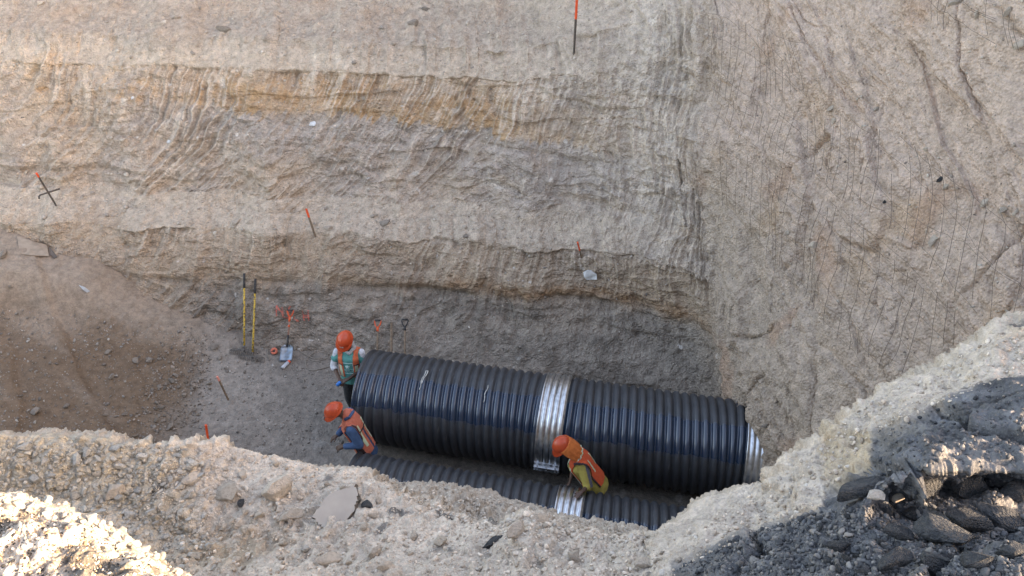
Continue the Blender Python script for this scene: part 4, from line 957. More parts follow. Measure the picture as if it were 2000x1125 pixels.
tag(part('wooden_pole', [tube([b, b.lerp(t_, .5)+Vector((.006, 0, 0)), t_], .019, 8, r1=.023)], M_WOOD, None, b, True), 'bare wooden pole between the two shovels behind the pipe', 'pole').location = b

M_TIP = dirty('fluorescent_tip', (.95, .115, .03), (.8, .09, .03), .6, 30, .1)
M_TIPP = dirty('faded_pink_tip', (.85, .33, .25), (.7, .25, .2), .7, 30, .1)
def stake(u0, v0, u1, v1, ln, label, tip=.25, mat=None, tm=None, r=.018, flat=True, low=None):
    """foot at (u1, v1) on the surface, leaning so that its top shows at (u0, v0)"""
    p, n = cast(u1, v1, (B_FLOOR, B_WALL)); d = Vector(ray(u0, v0)).normalized()
    # top: point on the ray (u0, v0) at distance ln from the foot, the upper / farther solution leaning gently
    w_ = EYE-p; b_ = w_.dot(d); c_ = w_.length_squared-ln*ln; disc = b_*b_-c_
    t = -b_-(math.sqrt(disc) if disc > 0 else 0); t2 = -b_+(math.sqrt(disc) if disc > 0 else 0)
    cands = [EYE+d*t, EYE+d*t2]; top = max(cands, key=lambda q: q.z)
    root = empty('survey_stake', p, label, 'stake', 'survey stakes'); foot = p+(p-top).normalized()*.08
    part('shaft', [tube(along(foot, top, 0, 1-tip, 5), r, 4 if flat else 8)], mat or M_WOOD, root, p)
    part('painted_tip', [tube(along(foot, top, 1-tip, 1.0, 3), r*1.06, 4 if flat else 8)], tm or M_TIP, root, p)
    return root, p, top
M_BAR = dirty('dark_bar', (.075, .068, .06), (.14, .11, .09), .7, 30, .2)
rt_, p_, t_ = stake(71, 338, 110, 402, .80, 'dark bar stake with a red tip and a cross bar, stuck in the left bench', .10, M_BAR, M_TIP, .016, False)
c = p_.lerp(t_, .42); sd = (Vector(onz(117, 376, c.z))-Vector(onz(80, 388, c.z))).normalized()
part('cross_bar', [tube([c+sd*.20, c-sd*.14, c-sd*.165+Vector((0, 0, -.025)), c-sd*.17+Vector((0, 0, -.06))], .016, 7)], M_BAR, rt_, p_, True)
stake(598, 408, 616, 462, .55, 'wooden stake with an orange tip on the middle of the lower bench', .26)
stake(1128, 473, 1136, 503, .36, 'short stake with an orange tip on the bench edge near the corner', .42)
stake(1127, -8, 1121, 104, 1.05, 'tall dark stake with a long red top on the upper bench', .36, M_BAR, M_TIP, .020)
stake(424, 735, 446, 781, .52, 'wooden stake with a faded pink head in the pit floor', .16, None, M_TIPP, .017)
# short red stake just beyond the near bank
p, n = cast(408, 868, (B_FLOOR,)); stake(402, 830, 407, 862, .34, 'all red short stake showing just above the near bank', .85, M_TIP, M_TIP, .022)

# measuring tape reel, spray can, cable
def reel():
    p, n = cast(537, 689, (B_FLOOR, B_WALL)); c = p+Vector((0, -.02, .06)); root = empty('tape_reel', c, 'orange red open tape reel lying left of the square shovel', 'tape reel')
    ax = Vector((.25, -.72, .62)).normalized()
    a = ax.cross(Vector((0, 0, 1))).normalized(); b_ = ax.cross(a); sh = []
    V = []; F = []; n_ = 28
    for k in range(n_):
        t = 2*pi*k/n_; e = a*cos(t)+b_*sin(t); rr = .062-.006*(k % 7 == 0)
        V += [c+e*rr+ax*.016, c+e*.020+ax*.020, c+e*.020-ax*.02, c+e*rr-ax*.016]
    for k in range(n_):
        k2 = (k+1) % n_
        for j in range(4): F.append((k*4+j, k2*4+j, k2*4+(j+1) % 4, k*4+(j+1) % 4))
    part('reel_disc', [(V, F)], dirty('reel_orange', (.78, .20, .12), (.65, .16, .1), .5, 30, .1), root, c, True)
    part('hub', [tube([c-ax*.024, c+ax*.024], .013, 12)], M_GRIP, root, c, True)
    part('crank', [tube([c+ax*.025, c+ax*.025+a*.045, c+ax*.05+a*.045], .006, 6)], M_GRIP, root, c, True)
reel()
def spray():
    p0, n = cast(552, 722, (B_FLOOR, B_WALL)); p1, _ = cast(567, 707, (B_FLOOR, B_WALL)); d = (p1-p0); d.z *= .3; d.normalize(); o = p0+Vector((0, 0, .036))
    root = empty('spray_can', o, 'white spray paint can with an orange cap lying in front of the square shovel', 'spray can')
    part('can_body', [tube([o, o+d*.004, o+d*.15], .033, 16), tube([o+d*.15, o+d*.162], .033, 16, r1=.026)], dirty('white_can', (.62, .66, .70), (.5, .54, .6), .35, 20, .05), root, o, True)
    part('cap', [tube([o+d*.163, o+d*.205], .029, 16), tube([o+d*.205, o+d*.212], .029, 16, r1=.02)], M_TIP, root, o, True)
    part('base_rim', [tube([o-d*.006, o+d*.004], .0345, 16)], M_BOLT, root, o, True)
spray()
M_ROPE = dirty('dusty_cable', (.30, .265, .22), (.22, .19, .16), .9, 60, .3)
def cable():
    px = [(527, 708), (524, 692), (530, 678), (548, 673), (566, 677), (585, 688), (602, 697), (616, 702), (640, 700), (652, 702), (662, 707), (650, 712), (630, 720), (612, 724), (600, 720), (597, 708), (604, 698), (615, 690), (626, 687), (636, 690), (640, 697), (630, 704), (612, 706), (604, 700)]
    pts = []
    for i in range(len(px)-1):
        for f in (0, .25, .5, .75):
            q0 = px[max(i-1, 0)]; q1 = px[i]; q2 = px[i+1]; q3 = px[min(i+2, len(px)-1)]
            cr = [.5*((2*q1[a])+(-q0[a]+q2[a])*f+(2*q0[a]-5*q1[a]+4*q2[a]-q3[a])*f*f+(-q0[a]+3*q1[a]-3*q2[a]+q3[a])*f**3) for a in (0, 1)]
            p = Vector(onz(cr[0], cr[1], .03)); p.z = max(gz(p.x, p.y), .0)+.012; pts.append(p)
    o = part('cable', [tube(pts, .0085, 6)], M_ROPE, None, pts[0], True); o.location = pts[0]
    tag(o, 'thin dusty tan cable lying in loose loops between the shovel and the teal worker', 'cable')
cable()

# red letters sprayed on the wall
M_SPRAY = dirty('red_spray_paint', (.62, .13, .09), (.46, .20, .155), .8, 30, .2)
def spray_marks():
    strokes = [[(541, 617), (541, 598)], [(541, 599), (550, 610), (553, 618)], [(553, 617), (551, 600)], [(553, 618), (559, 620), (564, 618)], [(565, 600), (564, 612), (565, 618)], [(565, 599), (568, 598)],
               [(575, 617), (576, 624), (583, 626)], [(590, 606), (593, 613), (594, 626)], [(602, 606), (603, 616), (605, 627)], [(593, 616), (598, 615), (604, 617)], [(594, 619), (603, 620)]]
    rs_ = np.random.RandomState(3); sh = []; root = None
    for st in strokes:
        V = []; F = []
        dens = []
        for (a, b) in zip(st, st[1:]):
            n_ = max(3, int(hypot(b[0]-a[0], b[1]-a[1])/.8))
            dens += [(a[0]+(b[0]-a[0])*k/n_, a[1]+(b[1]-a[1])*k/n_) for k in range(n_+1)]
        rows = []
        for i, (u, v) in enumerate(dens):
            a = dens[max(i-1, 0)]; b = dens[min(i+1, len(dens)-1)]; dx, dy = b[0]-a[0], b[1]-a[1]; l = hypot(dx, dy) or 1
            wd = 1.25*(.25+1.1*rs_.rand()); row = []
            for s in (-1, 0, 1):
                p, n = cast(u-dy/l*wd*s, v+dx/l*wd*s, (B_WALL,)); row.append(p+n*.022)
            rows.append(row)
        for row in rows: V += row
        for i in range(len(rows)-1):
            pass
            for j in (0, 1): a = i*3+j; F.append((a, a+1, a+4, a+3))
        sh.append((V, F))
    o0 = sh[0][0][0]; root = empty('sprayed_letters', o0, 'red letters spray painted on the earth wall around the square shovel grip', 'graffiti')
    for v, f in sh: part('paint_stroke', [(v, f)], M_SPRAY, root, o0)
spray_marks()

# sheet of board and scraps in the soil
def scrap(px, label, name, cat, col, lift=.03, th=.012, trees=None, bend=.02, group=None, rough=.8):
    V = []; cs = [cast(u, v, trees) for u, v in px]; n = Vector((0, 0, 0))
    for p, q in cs: n += q
    n.normalize(); c = sum((p for p, _ in cs), Vector())/len(cs)
    a = n.cross(Vector((.3, .2, 1))).normalized(); b_ = n.cross(a)
    pts = [c+a*(p-c).dot(a)+b_*(p-c).dot(b_)+n*lift for p, _ in cs]
    m = len(pts); V = [p+n*th/2+n*bend*sin(i*2.1) for i, p in enumerate(pts)]+[p-n*th/2+n*bend*sin(i*2.1) for i, p in enumerate(pts)]
    F = [tuple(range(m)), tuple(range(m, 2*m))[::-1]]+[(i, i+m, (i+1) % m+m, (i+1) % m) for i in range(m)]
    o = part(name, [(V, F)], dirty(name+'_surface', col, tuple(x*.75 for x in col), rough, 10, .2), None, c); o.location = c
    tag(o, label, cat, group); return o
scrap([(34, 466), (60, 474), (92, 483), (96, 503), (60, 501), (38, 494)], 'dusty tan board leaning in the soil at the far left', 'board_sheet', 'board', (.36, .29, .225), .03, .014)
scrap([(96, 484), (113, 505), (106, 506), (97, 499)], 'small dark torn piece beside the tan board', 'torn_board', 'board', (.14, .11, .09), .03, .01)
scrap([(154, 558), (166, 562), (176, 569), (170, 572), (163, 568)], 'small grey plastic scrap on the brown heap at the left', 'plastic_scrap', 'scrap', (.42, .45, .47), .02, .006)
scrap([(1140, 530), (1147, 526), (1156, 528), (1166, 534), (1167, 543), (1156, 545), (1147, 546), (1142, 540)], 'crumpled pale plastic bag stuck in the wall under the short stake', 'plastic_bag', 'plastic bag', (.62, .63, .62), .04, .02, bend=.03)

# ------------------------------------------------------------------ stones
def rock_mesh(name, seed, sub=3, rough=.18, cuts=12, flat=.75):
    r_ = np.random.RandomState(seed); bm = bmesh.new(); bmesh.ops.create_icosphere(bm, subdivisions=sub, radius=1.0)
    co = np.array([v.co for v in bm.verts]); F = np.array([[v.index for v in f.verts] for f in bm.faces]); bm.free()
    nrm = co.copy(); co = co*(1+rough*1.2*fbm(co, 1.1, 2, .5, seed*3.1)[:, None])
    if sub >= 4: co = co+nrm*(.05*ridged(nrm, 3.2, 3, seed*.7))[:, None]
    for k in range(cuts+(6 if sub >= 4 else 0)):
        d = r_.normal(size=3); d /= np.linalg.norm(d); h = .40+.34*r_.rand(); s = co @ d; co = co-np.maximum(s-h, 0)[:, None]*d*.97
    co = co+nrm*(rough*.16*fbm(nrm, 3.2, 3, .6, seed*1.7+50))[:, None]
    if sub >= 4: co = co+nrm*(.022*noise(nrm, 9, seed)+.022*ridged(nrm, 12, 2, seed)+.010*noise(nrm, 30, seed))[:, None]
    co = co*np.array([1, .65+.35*r_.rand(), flat*(.8+.4*r_.rand())])
    return co, F
ROCKS = [rock_mesh('r', i, 2) for i in range(14)]
ROCKH = []
for i in range(10):
    co, F = rock_mesh('r', 40+i, 4, .24, 12, .8); me = raw_mesh('stone', co, F); me.polygons.foreach_set('use_smooth', np.ones(len(F), bool)); ROCKH.append(me)
SMALL = [rock_mesh('r', 80+i, 1, .3, 7) for i in range(10)]
M_STONE = dirty('tan_stone', (.57, .485, .40), (.45, .38, .31), .95, 5, .7, .03, spec=.2, attr=True)
M_STONEG = dirty('grey_cobble', (.42, .40, .36), (.30, .285, .26), .9, 4, .4, .02, spec=.25, attr=True)
M_STONED = dirty('floor_stone', (.29, .25, .21), (.21, .18, .15), .95, 4, .6, .03, spec=.2, attr=True)
M_ASPH = dirty('asphalt_lump', (.072, .080, .090), (.125, .128, .130), .92, 4, .9, .05, spec=.25, attr=True)
M_QTZ = dirty('white_lime_lump', (.72, .73, .74), (.58, .57, .55), .8, 5, .5, .02, spec=.3)
def stone(mesh_i, p, n, size, mat, label, name='stone', cat='stone', group=None, sink=.25, squash=(1, 1, 1), ang=None, seed=0):
    key = (mesh_i, mat.name)
    if key not in stone.cache:
        me = ROCKH[mesh_i].copy(); me.materials.append(mat); stone.cache[key] = me
    o = bpy.data.objects.new(name, stone.cache[key]); C.objects.link(o)
    r_ = random.Random(seed*13+mesh_i); xa = Vector((1, 0, 0)); xa = (xa-n*xa.dot(n)).normalized(); q = Matrix((xa, n.cross(xa), n)).transposed().to_quaternion() @ Quaternion((0, 0, 1), ang if ang is not None else r_.uniform(0, 6.28))
    o.rotation_mode = 'QUATERNION'; o.rotation_quaternion = q; o.scale = Vector(squash)*size; o.location = p+n*size*squash[2]*(.6-sink)
    return tag(o, label, cat, group)
stone.cache = {}
def at_px(u, v, w_px, mi, mat, label, trees=(B_NEAR,), **kw):
    """a stone whose width in the photograph is w_px, lying on the surface seen at (u, v)"""
    p, n = cast(u, v, trees)
    if p is None: print('no surface', u, v); return None
    s = w_px/2*(p-EYE).length/FPX; return stone(mi, p, (n+Vector((0, 0, .5))).normalized(), s*1.08, mat, label, **kw)
# big asphalt lumps on the right, each as it lies in the photograph: u, v, width, squash y, z, angle
LUMP = [(1690, 968, 120, .62, .5, -.1, 'long dark asphalt slab lump at the left of the rubble, against the tan bank'),
        (1812, 972, 100, .65, .7, .0, 'dark asphalt lump below the crack of the road slab'),
        (1885, 962, 84, .85, .75, -.5, 'rounded dark asphalt lump wedged under the road slab'),
        (1945, 1020, 110, .60, .6, -.75, 'large dark asphalt lump tilted down to the right near the picture edge'),
        (1880, 1020, 92, .8, .7, -.5, 'rough asphalt lump with a bright sunlit right side'),
        (1838, 1062, 125, .50, .6, -.6, 'long lit asphalt lump in the middle of the rubble'),
        (1752, 1050, 62, .75, .75, -.2, 'medium asphalt lump left of the long lit one'),
        (1745, 1102, 70, .85, .8, .3, 'asphalt lump with a sunlit face near the bottom edge'),
        (1828, 1118, 115, .6, .5, -.2, 'wide flat asphalt lump cut by the bottom edge'),
        (1908, 1105, 74, .7, .6, -.6, 'asphalt lump near the bottom edge, right of the wide flat one'),
        (1785, 1008, 50, .8, .8, -.5, 'small dark asphalt lump beside the pale stone'),
        (1985, 1085, 70, .7, .6, -.3, 'asphalt lump at the lower right picture corner'),
        (1640, 1068, 50, .6, .5, .1, 'smooth grey lump alone on the dark gravel'),
        (1985, 975, 80, .7, .7, -.2, 'asphalt block in the hollow under the right end of the road slab')]
for i, (u, v, w_, sy, sz, an, lb) in enumerate(LUMP):
    at_px(u, v, w_, (i+7) % 10, M_ASPH, lb, name='asphalt_lump', cat='asphalt lump', group='broken asphalt lumps on the right bank', squash=(1, sy, sz), ang=an, seed=i, sink=.15)
at_px(1704, 975, 40, 3, M_STONEG, 'pale grey stone lying on the long dark asphalt slab lump', name='stone', squash=(1, .7, .6), sink=-.6, ang=.1)
at_px(1758, 966, 24, 5, M_STONE, 'small cream stone between the dark asphalt lumps', name='stone', squash=(1, .9, 1), sink=-.3)
rl = random.Random(21); taken = [(l[0], l[1], l[2]) for l in LUMP]
for i in range(70):
    u, v = rl.uniform(1590, 2000), rl.uniform(985, 1125); w_ = rl.choice((16, 18, 20, 24, 28, 34))
    if v < 1010 and u < 1700 or any(hypot((u-a)/1.1, (v-b)/.7) < (c+w_)/2*.85 for a, b, c in taken): continue
    taken.append((u, v, w_)); at_px(u, v, w_, i % 10, M_ASPH, 'small asphalt lump among the larger ones on the right bank', name='asphalt_lump', cat='asphalt lump', group='small asphalt rubble', squash=(1, .8, .75), seed=400+i, sink=.1)
rl = random.Random(4); taken = []
for i in range(420):
    u, v = (rl.uniform(5, 400) if i % 4 else rl.uniform(400, 1330)), rl.uniform(860, 1120); w_ = rl.choice((13, 14, 16, 18, 22, 26))
    if (v < 862+max(0, (u-480)*.24)+14) or v > 1000+u*.35 or (u < 330 and v > 975+u*.45) or (820 < u < 1300 and v < 1065): continue
    if any(hypot(u-a, (v-b)/.8) < (c+w_)*.52 for a, b, c in taken) or len(taken) > 150: continue
    taken.append((u, v, w_)); lf = u < 420
    at_px(u, v, w_, i % 10, M_STONEG if lf else M_STONE, 'fist sized grey cobble on the pebbly left part of the near bank' if lf else 'small dusty clod on the tan near bank', name='cobble' if lf else 'clod', cat='cobble' if lf else 'clod', group='grey cobbles on the near bank' if lf else 'small clods on the near bank', squash=(1, .8, .7), seed=500+i, sink=.15)
NEARS = [(547, 965, 84, 1.0, .85, .2, M_STONE, 'big round tan clod left of the broken slab'), (570, 1010, 60, .75, .6, .1, M_STONE, 'flat pale boulder just below the big round clod'),
         (230, 955, 46, .8, .75, .3, M_STONE, 'squarish cream stone on the grey pebble bank'), (375, 940, 50, .8, .6, .4, M_STONE, 'tan clod between the pebbles and the round clod'),
         (450, 965, 66, .75, .5, .1, M_STONE, 'low wide tan clod in the middle of the near bank'), (148, 968, 26, .9, .8, 0, M_STONEG, 'greyish rounded cobble left of the squarish stone'),
         (410, 1067, 20, .9, .8, 0, M_STONEG, 'small pale round stone in the brown hollow'), (1052, 1020, 56, .65, .6, .5, M_STONE, 'angular brown boulder on the crest below the pipes'),
         (1010, 1045, 50, .8, .7, .8, M_STONE, 'tan clod just below the angular crest boulder'), (600, 1075, 30, .9, .8, 0, M_STONEG, 'pale stone beside the bottom hollow'),
         (735, 1085, 40, .9, .8, .3, M_STONE, 'clod near the bottom, left of the middle'), (752, 1112, 36, .9, .9, .3, M_STONE, 'round clod touching the bottom edge'),
         (860, 1062, 44, .8, .7, 1.3, M_STONE, 'angular clod left of the dark asphalt patch'), (640, 1100, 66, .7, .6, .2, M_STONE, 'broad dusty clod by the bottom edge'),
         (1255, 1105, 40, .9, .8, .3, M_STONE, 'clod at the foot of the right bank'), (1120, 1090, 40, .8, .7, 1.1, M_STONE, 'clod in the middle of the bottom edge'),
         (255, 1010, 28, .8, .8, 0, M_STONEG, 'grey cobble above the sunlit hump'), (190, 925, 22, .8, .8, 0, M_STONEG, 'small grey cobble high on the pebble bank')]
for i, (u, v, w_, sy, sz, an, mt, lb) in enumerate(NEARS):
    at_px(u, v, w_, (i*3+1) % 10, mt, lb, squash=(1, sy, sz), ang=an, seed=50+i, group='larger stones on the near bank', sink=.2)
# embedded stones of the walls and floor
WALLS = [(752, 438, 34, .6, .5, M_STONED, 'flat boulder on the lower bench left of the middle'), (642, 446, 20, .8, .6, M_STONE, 'pale pointed stone right of the bench stake'), (462, 434, 26, .6, .5, M_STONE, 'flat pale stone on the bench edge above the rakes'),
         (612, 243, 18, .9, .6, M_QTZ, 'bright white lump in the grey layer'), (330, 277, 12, .9, .6, M_QTZ, 'white lump low in the left part of the wall'), (259, 191, 8, .9, .6, M_QTZ, 'tiny white lump high on the left wall'),
         (578, 278, 13, .9, .7, M_STONE, 'cream stone below the bright white lump'), (318, 48, 20, .8, .7, M_STONE, 'pale stone among the rubble of the upper bench, left'), (345, 36, 22, .7, .7, M_STONE, 'angular pale stone beside its twin on the upper bench'),
         (435, 60, 30, .5, .5, M_STONED, 'flat brown stone on the upper bench edge'), (80, 8, 16, .7, .7, M_STONE, 'cream stone at the top left'), (808, 46, 26, .7, .7, M_STONED, 'grey clod in the upper bench heap'), (830, 20, 24, .7, .7, M_STONED, 'grey clod at the top of the bench heap'),
         (910, 462, 14, .8, .7, M_STONED, 'grey stone on the bench right of the middle'), (1630, 236, 18, .9, .7, M_STONE, 'round pale cobble in the mesh wall, under its twin'), (1625, 212, 20, .8, .7, M_STONE, 'upper pale cobble of the pair in the mesh wall'),
         (1712, 214, 16, .9, .7, M_STONE, 'cobble right of the pair in the mesh wall'), (1810, 290, 16, .9, .7, M_STONE, 'cobble along the sloping cobble line'), (1850, 365, 24, .8, .7, M_STONE, 'pale slab stone under the dark hollow in the right wall'),
         (1836, 352, 14, .8, .7, M_ASPH, 'dark stone above the pale slab stone'), (1727, 395, 10, .9, .8, M_ASPH, 'small black stone in the right wall'), (1590, 478, 22, .9, .7, M_STONE, 'pale stone pair, right one, low in the mesh wall'), (1540, 455, 16, .9, .7, M_STONE, 'greyish stone left of the pale pair'),
         (1825, 470, 30, .6, .6, M_STONE, 'long brown stone standing out of the right wall'), (1925, 398, 26, .7, .7, M_STONE, 'reddish round stone near the right edge'), (1960, 410, 24, .7, .6, M_STONE, 'pale stone next to the reddish one'), (1985, 415, 20, .8, .7, M_STONE, 'pale cobble at the right edge'),
         (1865, 7, 34, .5, .5, M_STONE, 'flat slab at the top right'), (1910, 26, 26, .5, .5, M_STONE, 'thin flat stone below the top right slab'), (1968, 26, 20, .7, .6, M_STONE, 'squarish stone at the top right'), (1990, 90, 26, .7, .6, M_STONE, 'stone by the right edge under the top slabs'),
         (1495, 832, 18, .6, .6, M_STONED, 'flat cobble in the wall beside the pipe end'), (1020, 620, 12, .8, .7, M_STONED, 'pale lump in the dark band')]
for i, (u, v, w_, sy, sz, mt, lb) in enumerate(WALLS):
    at_px(u, v, w_, (i*7+2) % 10, mt, lb, trees=(B_WALL, B_FLOOR), squash=(1, sy, sz), seed=150+i, group='stones standing out of the cut walls', sink=.35, ang=.3*(i % 3))
FL = [(212, 688, 18), (265, 706, 18), (292, 705, 20), (335, 745, 18), (62, 724, 10), (218, 738, 14), (334, 835, 26), (245, 810, 16), (205, 812, 12), (70, 806, 26), (130, 795, 16), (418, 680, 20), (380, 712, 14), (392, 742, 12), (360, 773, 14),
      (315, 798, 14), (440, 720, 10), (478, 728, 10), (593, 744, 12), (595, 757, 10), (430, 700, 14), (500, 705, 12), (350, 757, 12), (375, 760, 12), (312, 757, 12), (345, 735, 12), (20, 560, 9), (8, 502, 26), (685, 783, 12), (297, 762, 12)]
for i, (u, v, w_) in enumerate(FL):
    lb = 'loose dusty stone on the flat floor beside the pipes' if u > 425 else ('dusty stone in the rubble line at the foot of the brown heap' if u > 305 else 'loose stone on the slope of the brown heap')
    at_px(u, v, w_, (i*3) % 10, M_STONED, lb, trees=(B_FLOOR, B_WALL), squash=(1, .8, .65), seed=250+i, group='loose stones on the pit floor' if u > 425 else ('stones at the foot of the heap' if u > 305 else 'stones on the brown heap'), sink=.1)

# broken concrete slab stuck in the near bank
def slab():
    px = [(640, 968), (694, 945), (700, 975), (688, 1000), (662, 1045), (628, 1030), (610, 1010)]
    P = [cast(u, v, (B_NEAR,)) for u, v in px]; n = Vector((-.12, -.42, .90)).normalized(); c = sum((p for p, _ in P), Vector())/len(P)
    a = Vector((1, 0, 0)); a = (a-n*a.dot(n)).normalized(); b_ = n.cross(a); base = c+n*.085
    r_ = random.Random(5); out = []
    V = []; ring = []
    for (u, v) in px:
        d = Vector(ray(u, v)); t = (base-EYE).dot(n)/d.dot(n); ring.append(EYE+d*t)
    fine = []
    for i, p in enumerate(ring):
        q = ring[(i+1) % len(ring)]
        for k in range(7): fine.append(p.lerp(q, k/7)+a*r_.uniform(-.008, .008)+b_*r_.uniform(-.008, .008))
    m = len(fine); V = list(fine); lay = 4
    for l in range(1, lay+1): V += [p-n*.10*l/lay+a*r_.uniform(-.008, .008)+b_*r_.uniform(-.008, .008)+(p-base).normalized()*(-.012*l if l > 1 else .004) for p in fine]
    F = [tuple(range(m))]+[(l*m+(i+1) % m, l*m+i, (l+1)*m+i, (l+1)*m+(i+1) % m) for l in range(lay) for i in range(m)]
    me = bpy.data.meshes.new('slab'); me.from_pydata([p-c for p in V], [], F); me.update()
    o = link('pavement_slab', me, None, None, False)
    m1 = dirty('dusty_pavement_top', (.40, .365, .325), (.33, .30, .27), .9, 7, .25, .006); m2 = dirty('broken_pavement_edge', (.10, .09, .08), (.19, .165, .14), .95, 18, 1.0, .03)
    me.materials.append(m1); me.materials.append(m2)
    for i, f in enumerate(me.polygons): f.material_index = 0 if i == 0 else 1
    o.location = c; tag(o, 'tilted broken pavement slab with a dark ragged edge in the near bank', 'pavement slab')
slab()
at_px(715, 990, 46, 4, M_ASPH, 'ragged dark asphalt crumb right of the tilted pavement slab', name='asphalt_lump', cat='asphalt lump', squash=(.5, 1, .6), ang=.5, seed=3)
at_px(965, 1058, 74, 8, M_ASPH, 'low dark asphalt lump half buried in the middle of the near bank', name='asphalt_lump', cat='asphalt lump', squash=(1, .6, .3), ang=.1, seed=5, sink=.5)
at_px(472, 985, 26, 2, M_ASPH, 'little dark asphalt lump between the tan clods', name='asphalt_lump', cat='asphalt lump', squash=(1, .7, .7), seed=6)

# gravel nobody could count: joined low stones lying on the surfaces
def scatter(name, n, region, trees, smin, smax, mat, power=2.2, seed=1, meshes=None, sink=.2, cols=None, keep=None):
    r_ = np.random.RandomState(seed); Vs, Fs, Cs = [], [], []; off = 0
    meshes = meshes or SMALL
    for i in range(n):
        u, v = region(r_)
        p, nn = cast(u, v, trees)
        if p is None or (keep and not keep(p, nn)): continue
        s = smin*(1+((smax/smin)**(power)-1)*0)*(1-r_.rand()*(1-(smin/smax)**power))**(-1/power); s = min(s, smax)
        co, F = meshes[r_.randint(len(meshes))]
        q = (nn+Vector((0, 0, .4))).normalized().to_track_quat('Z', 'Y') @ Quaternion((0, 0, 1), r_.rand()*6.28)
        M_ = np.array(q.to_matrix()); Vs.append(co @ M_.T*s+np.array(p+nn*s*(.45-sink))); Fs.append(F+off); off += len(co)
        if cols is not None:
            cc = np.array(cols[r_.randint(len(cols))])*(.75+.5*r_.rand()); Cs.append(np.tile(cc, (len(co), 1)))
    me = raw_mesh(name, np.concatenate(Vs), np.concatenate(Fs), np.concatenate(Cs) if cols is not None else None)
    o = link(name, me, mat, None, True); return tag(o, None, None, None, 'stuff')
M_GRAV = soil_mat('gravel_mix', 4, .5, .006, .15)
def poly_region(pts):
    P_ = np.array(pts, float); lo, hi = P_.min(0), P_.max(0)
    def inside(x, y):
        c = False; j = len(P_)-1
        for i in range(len(P_)):
            if ((P_[i, 1] > y) != (P_[j, 1] > y)) and (x < (P_[j, 0]-P_[i, 0])*(y-P_[i, 1])/(P_[j, 1]-P_[i, 1])+P_[i, 0]): c = not c
            j = i
        return c
    def f(r_):
        while True:
            x, y = lo+(hi-lo)*r_.rand(2)
            if inside(x, y): return x, y
    return f
G_ = [(.40, .38, .34), (.33, .31, .275), (.46, .43, .38), (.38, .34, .28)]; T_ = [(.57, .48, .395), (.50, .42, .34), (.62, .54, .455), (.44, .37, .30), (.52, .475, .42)]
D_ = [(.085, .09, .097), (.13, .132, .135), (.07, .074, .08), (.20, .19, .18)]; F_ = [(.24, .215, .19), (.30, .275, .245), (.19, .17, .15), (.38, .36, .33)]
tag(scatter('pebbles', 1400, poly_region([(-40, 860), (330, 870), (400, 905), (300, 985), (420, 1060), (330, 1110), (150, 1015), (-40, 985)]), (B_NEAR,), .006, .026, M_GRAV, 2.0, 2, ROCKS, .15, G_), 'grey rounded pebbles covering the left part of the near bank', 'pebbles')
tag(scatter('gravel', 3800, poly_region([(250, 870), (520, 885), (700, 915), (960, 1035), (1270, 1060), (1330, 1130), (330, 1130)]), (B_NEAR,), .004, .022, M_GRAV, 2.6, 3, ROCKS, .2, T_), 'tan gravel and crumbs strewn over the near bank', 'gravel')
tag(scatter('gravel', 1500, poly_region([(740, 935), (900, 945), (1080, 995), (1270, 1045), (1250, 1060), (950, 1040), (760, 960)]), (B_NEAR,), .006, .024, M_GRAV, 2.6, 4, ROCKS, .2, T_), 'crumbly gravel on the small shelf below the near crest', 'gravel')
tag(scatter('asphalt_crumbs', 4200, poly_region([(1310, 1120), (1450, 1045), (1600, 1000), (1700, 985), (2010, 960), (2010, 1130)]), (B_NEAR,), .004, .020, M_GRAV, 2.3, 5, ROCKS, .2, D_), 'dark asphalt crumbs between the lumps on the right', 'asphalt crumbs')
tag(scatter('asphalt_crumbs', 500, poly_region([(1700, 850), (2010, 720), (2010, 960), (1700, 960)]), (B_NEAR,), .004, .014, M_GRAV, 2.2, 6, ROCKS, .2, D_), 'fine crumbs on the cracked road slab', 'asphalt crumbs')
tag(scatter('gravel', 800, poly_region([(1300, 1060), (1500, 950), (1700, 785), (2010, 620), (2010, 720), (1700, 850), (1600, 990), (1330, 1110)]), (B_NEAR,), .004, .016, M_GRAV, 2.2, 7, ROCKS, .2, T_), 'fine tan grit on the right hand crest', 'gravel')
HF_ = [(.24, .20, .165), (.30, .255, .215), (.20, .165, .13)]
SUNC = [(.58, .50, .42), (.5, .36, .24), (.07, .065, .06), (.64, .60, .55), (.40, .26, .16), (.06, .06, .06)]
tag(scatter('gravel', 1500, poly_region([(-40, 985), (110, 1005), (230, 1058), (330, 1122), (330, 1140), (-40, 1140)]), (B_NEAR,), .0022, .011, M_GRAV, 2.5, 8, ROCKS, .2, SUNC), 'sunlit gravel on the hump at the lower left', 'gravel')
tag(scatter('floor_gravel', 4200, poly_region([(0, 600), (380, 640), (660, 700), (690, 880), (500, 900), (0, 860)]), (B_FLOOR,), .008, .045, M_GRAV, 2.3, 9, SMALL, .15, F_), 'loose gravel on the pit floor and the brown heap', 'gravel')
tag(scatter('floor_gravel', 450, poly_region([(300, 690), (400, 640), (420, 760), (380, 850), (250, 860), (270, 780)]), (B_FLOOR,), .015, .06, M_GRAV, 2.2, 19, ROCKS, .15, HF_), 'stones collected along the foot of the brown heap', 'gravel')
tag(scatter('bench_gravel', 4200, lambda r_: (r_.rand()*1200, r_.rand()*500), (B_WALL,), .012, .075, M_GRAV, 2.5, 10, SMALL, .15, [(.46, .40, .335), (.40, .35, .3), (.52, .46, .39)], keep=lambda p, n: n.z > .72), 'rubble lying on the benches of the far wall', 'rubble')
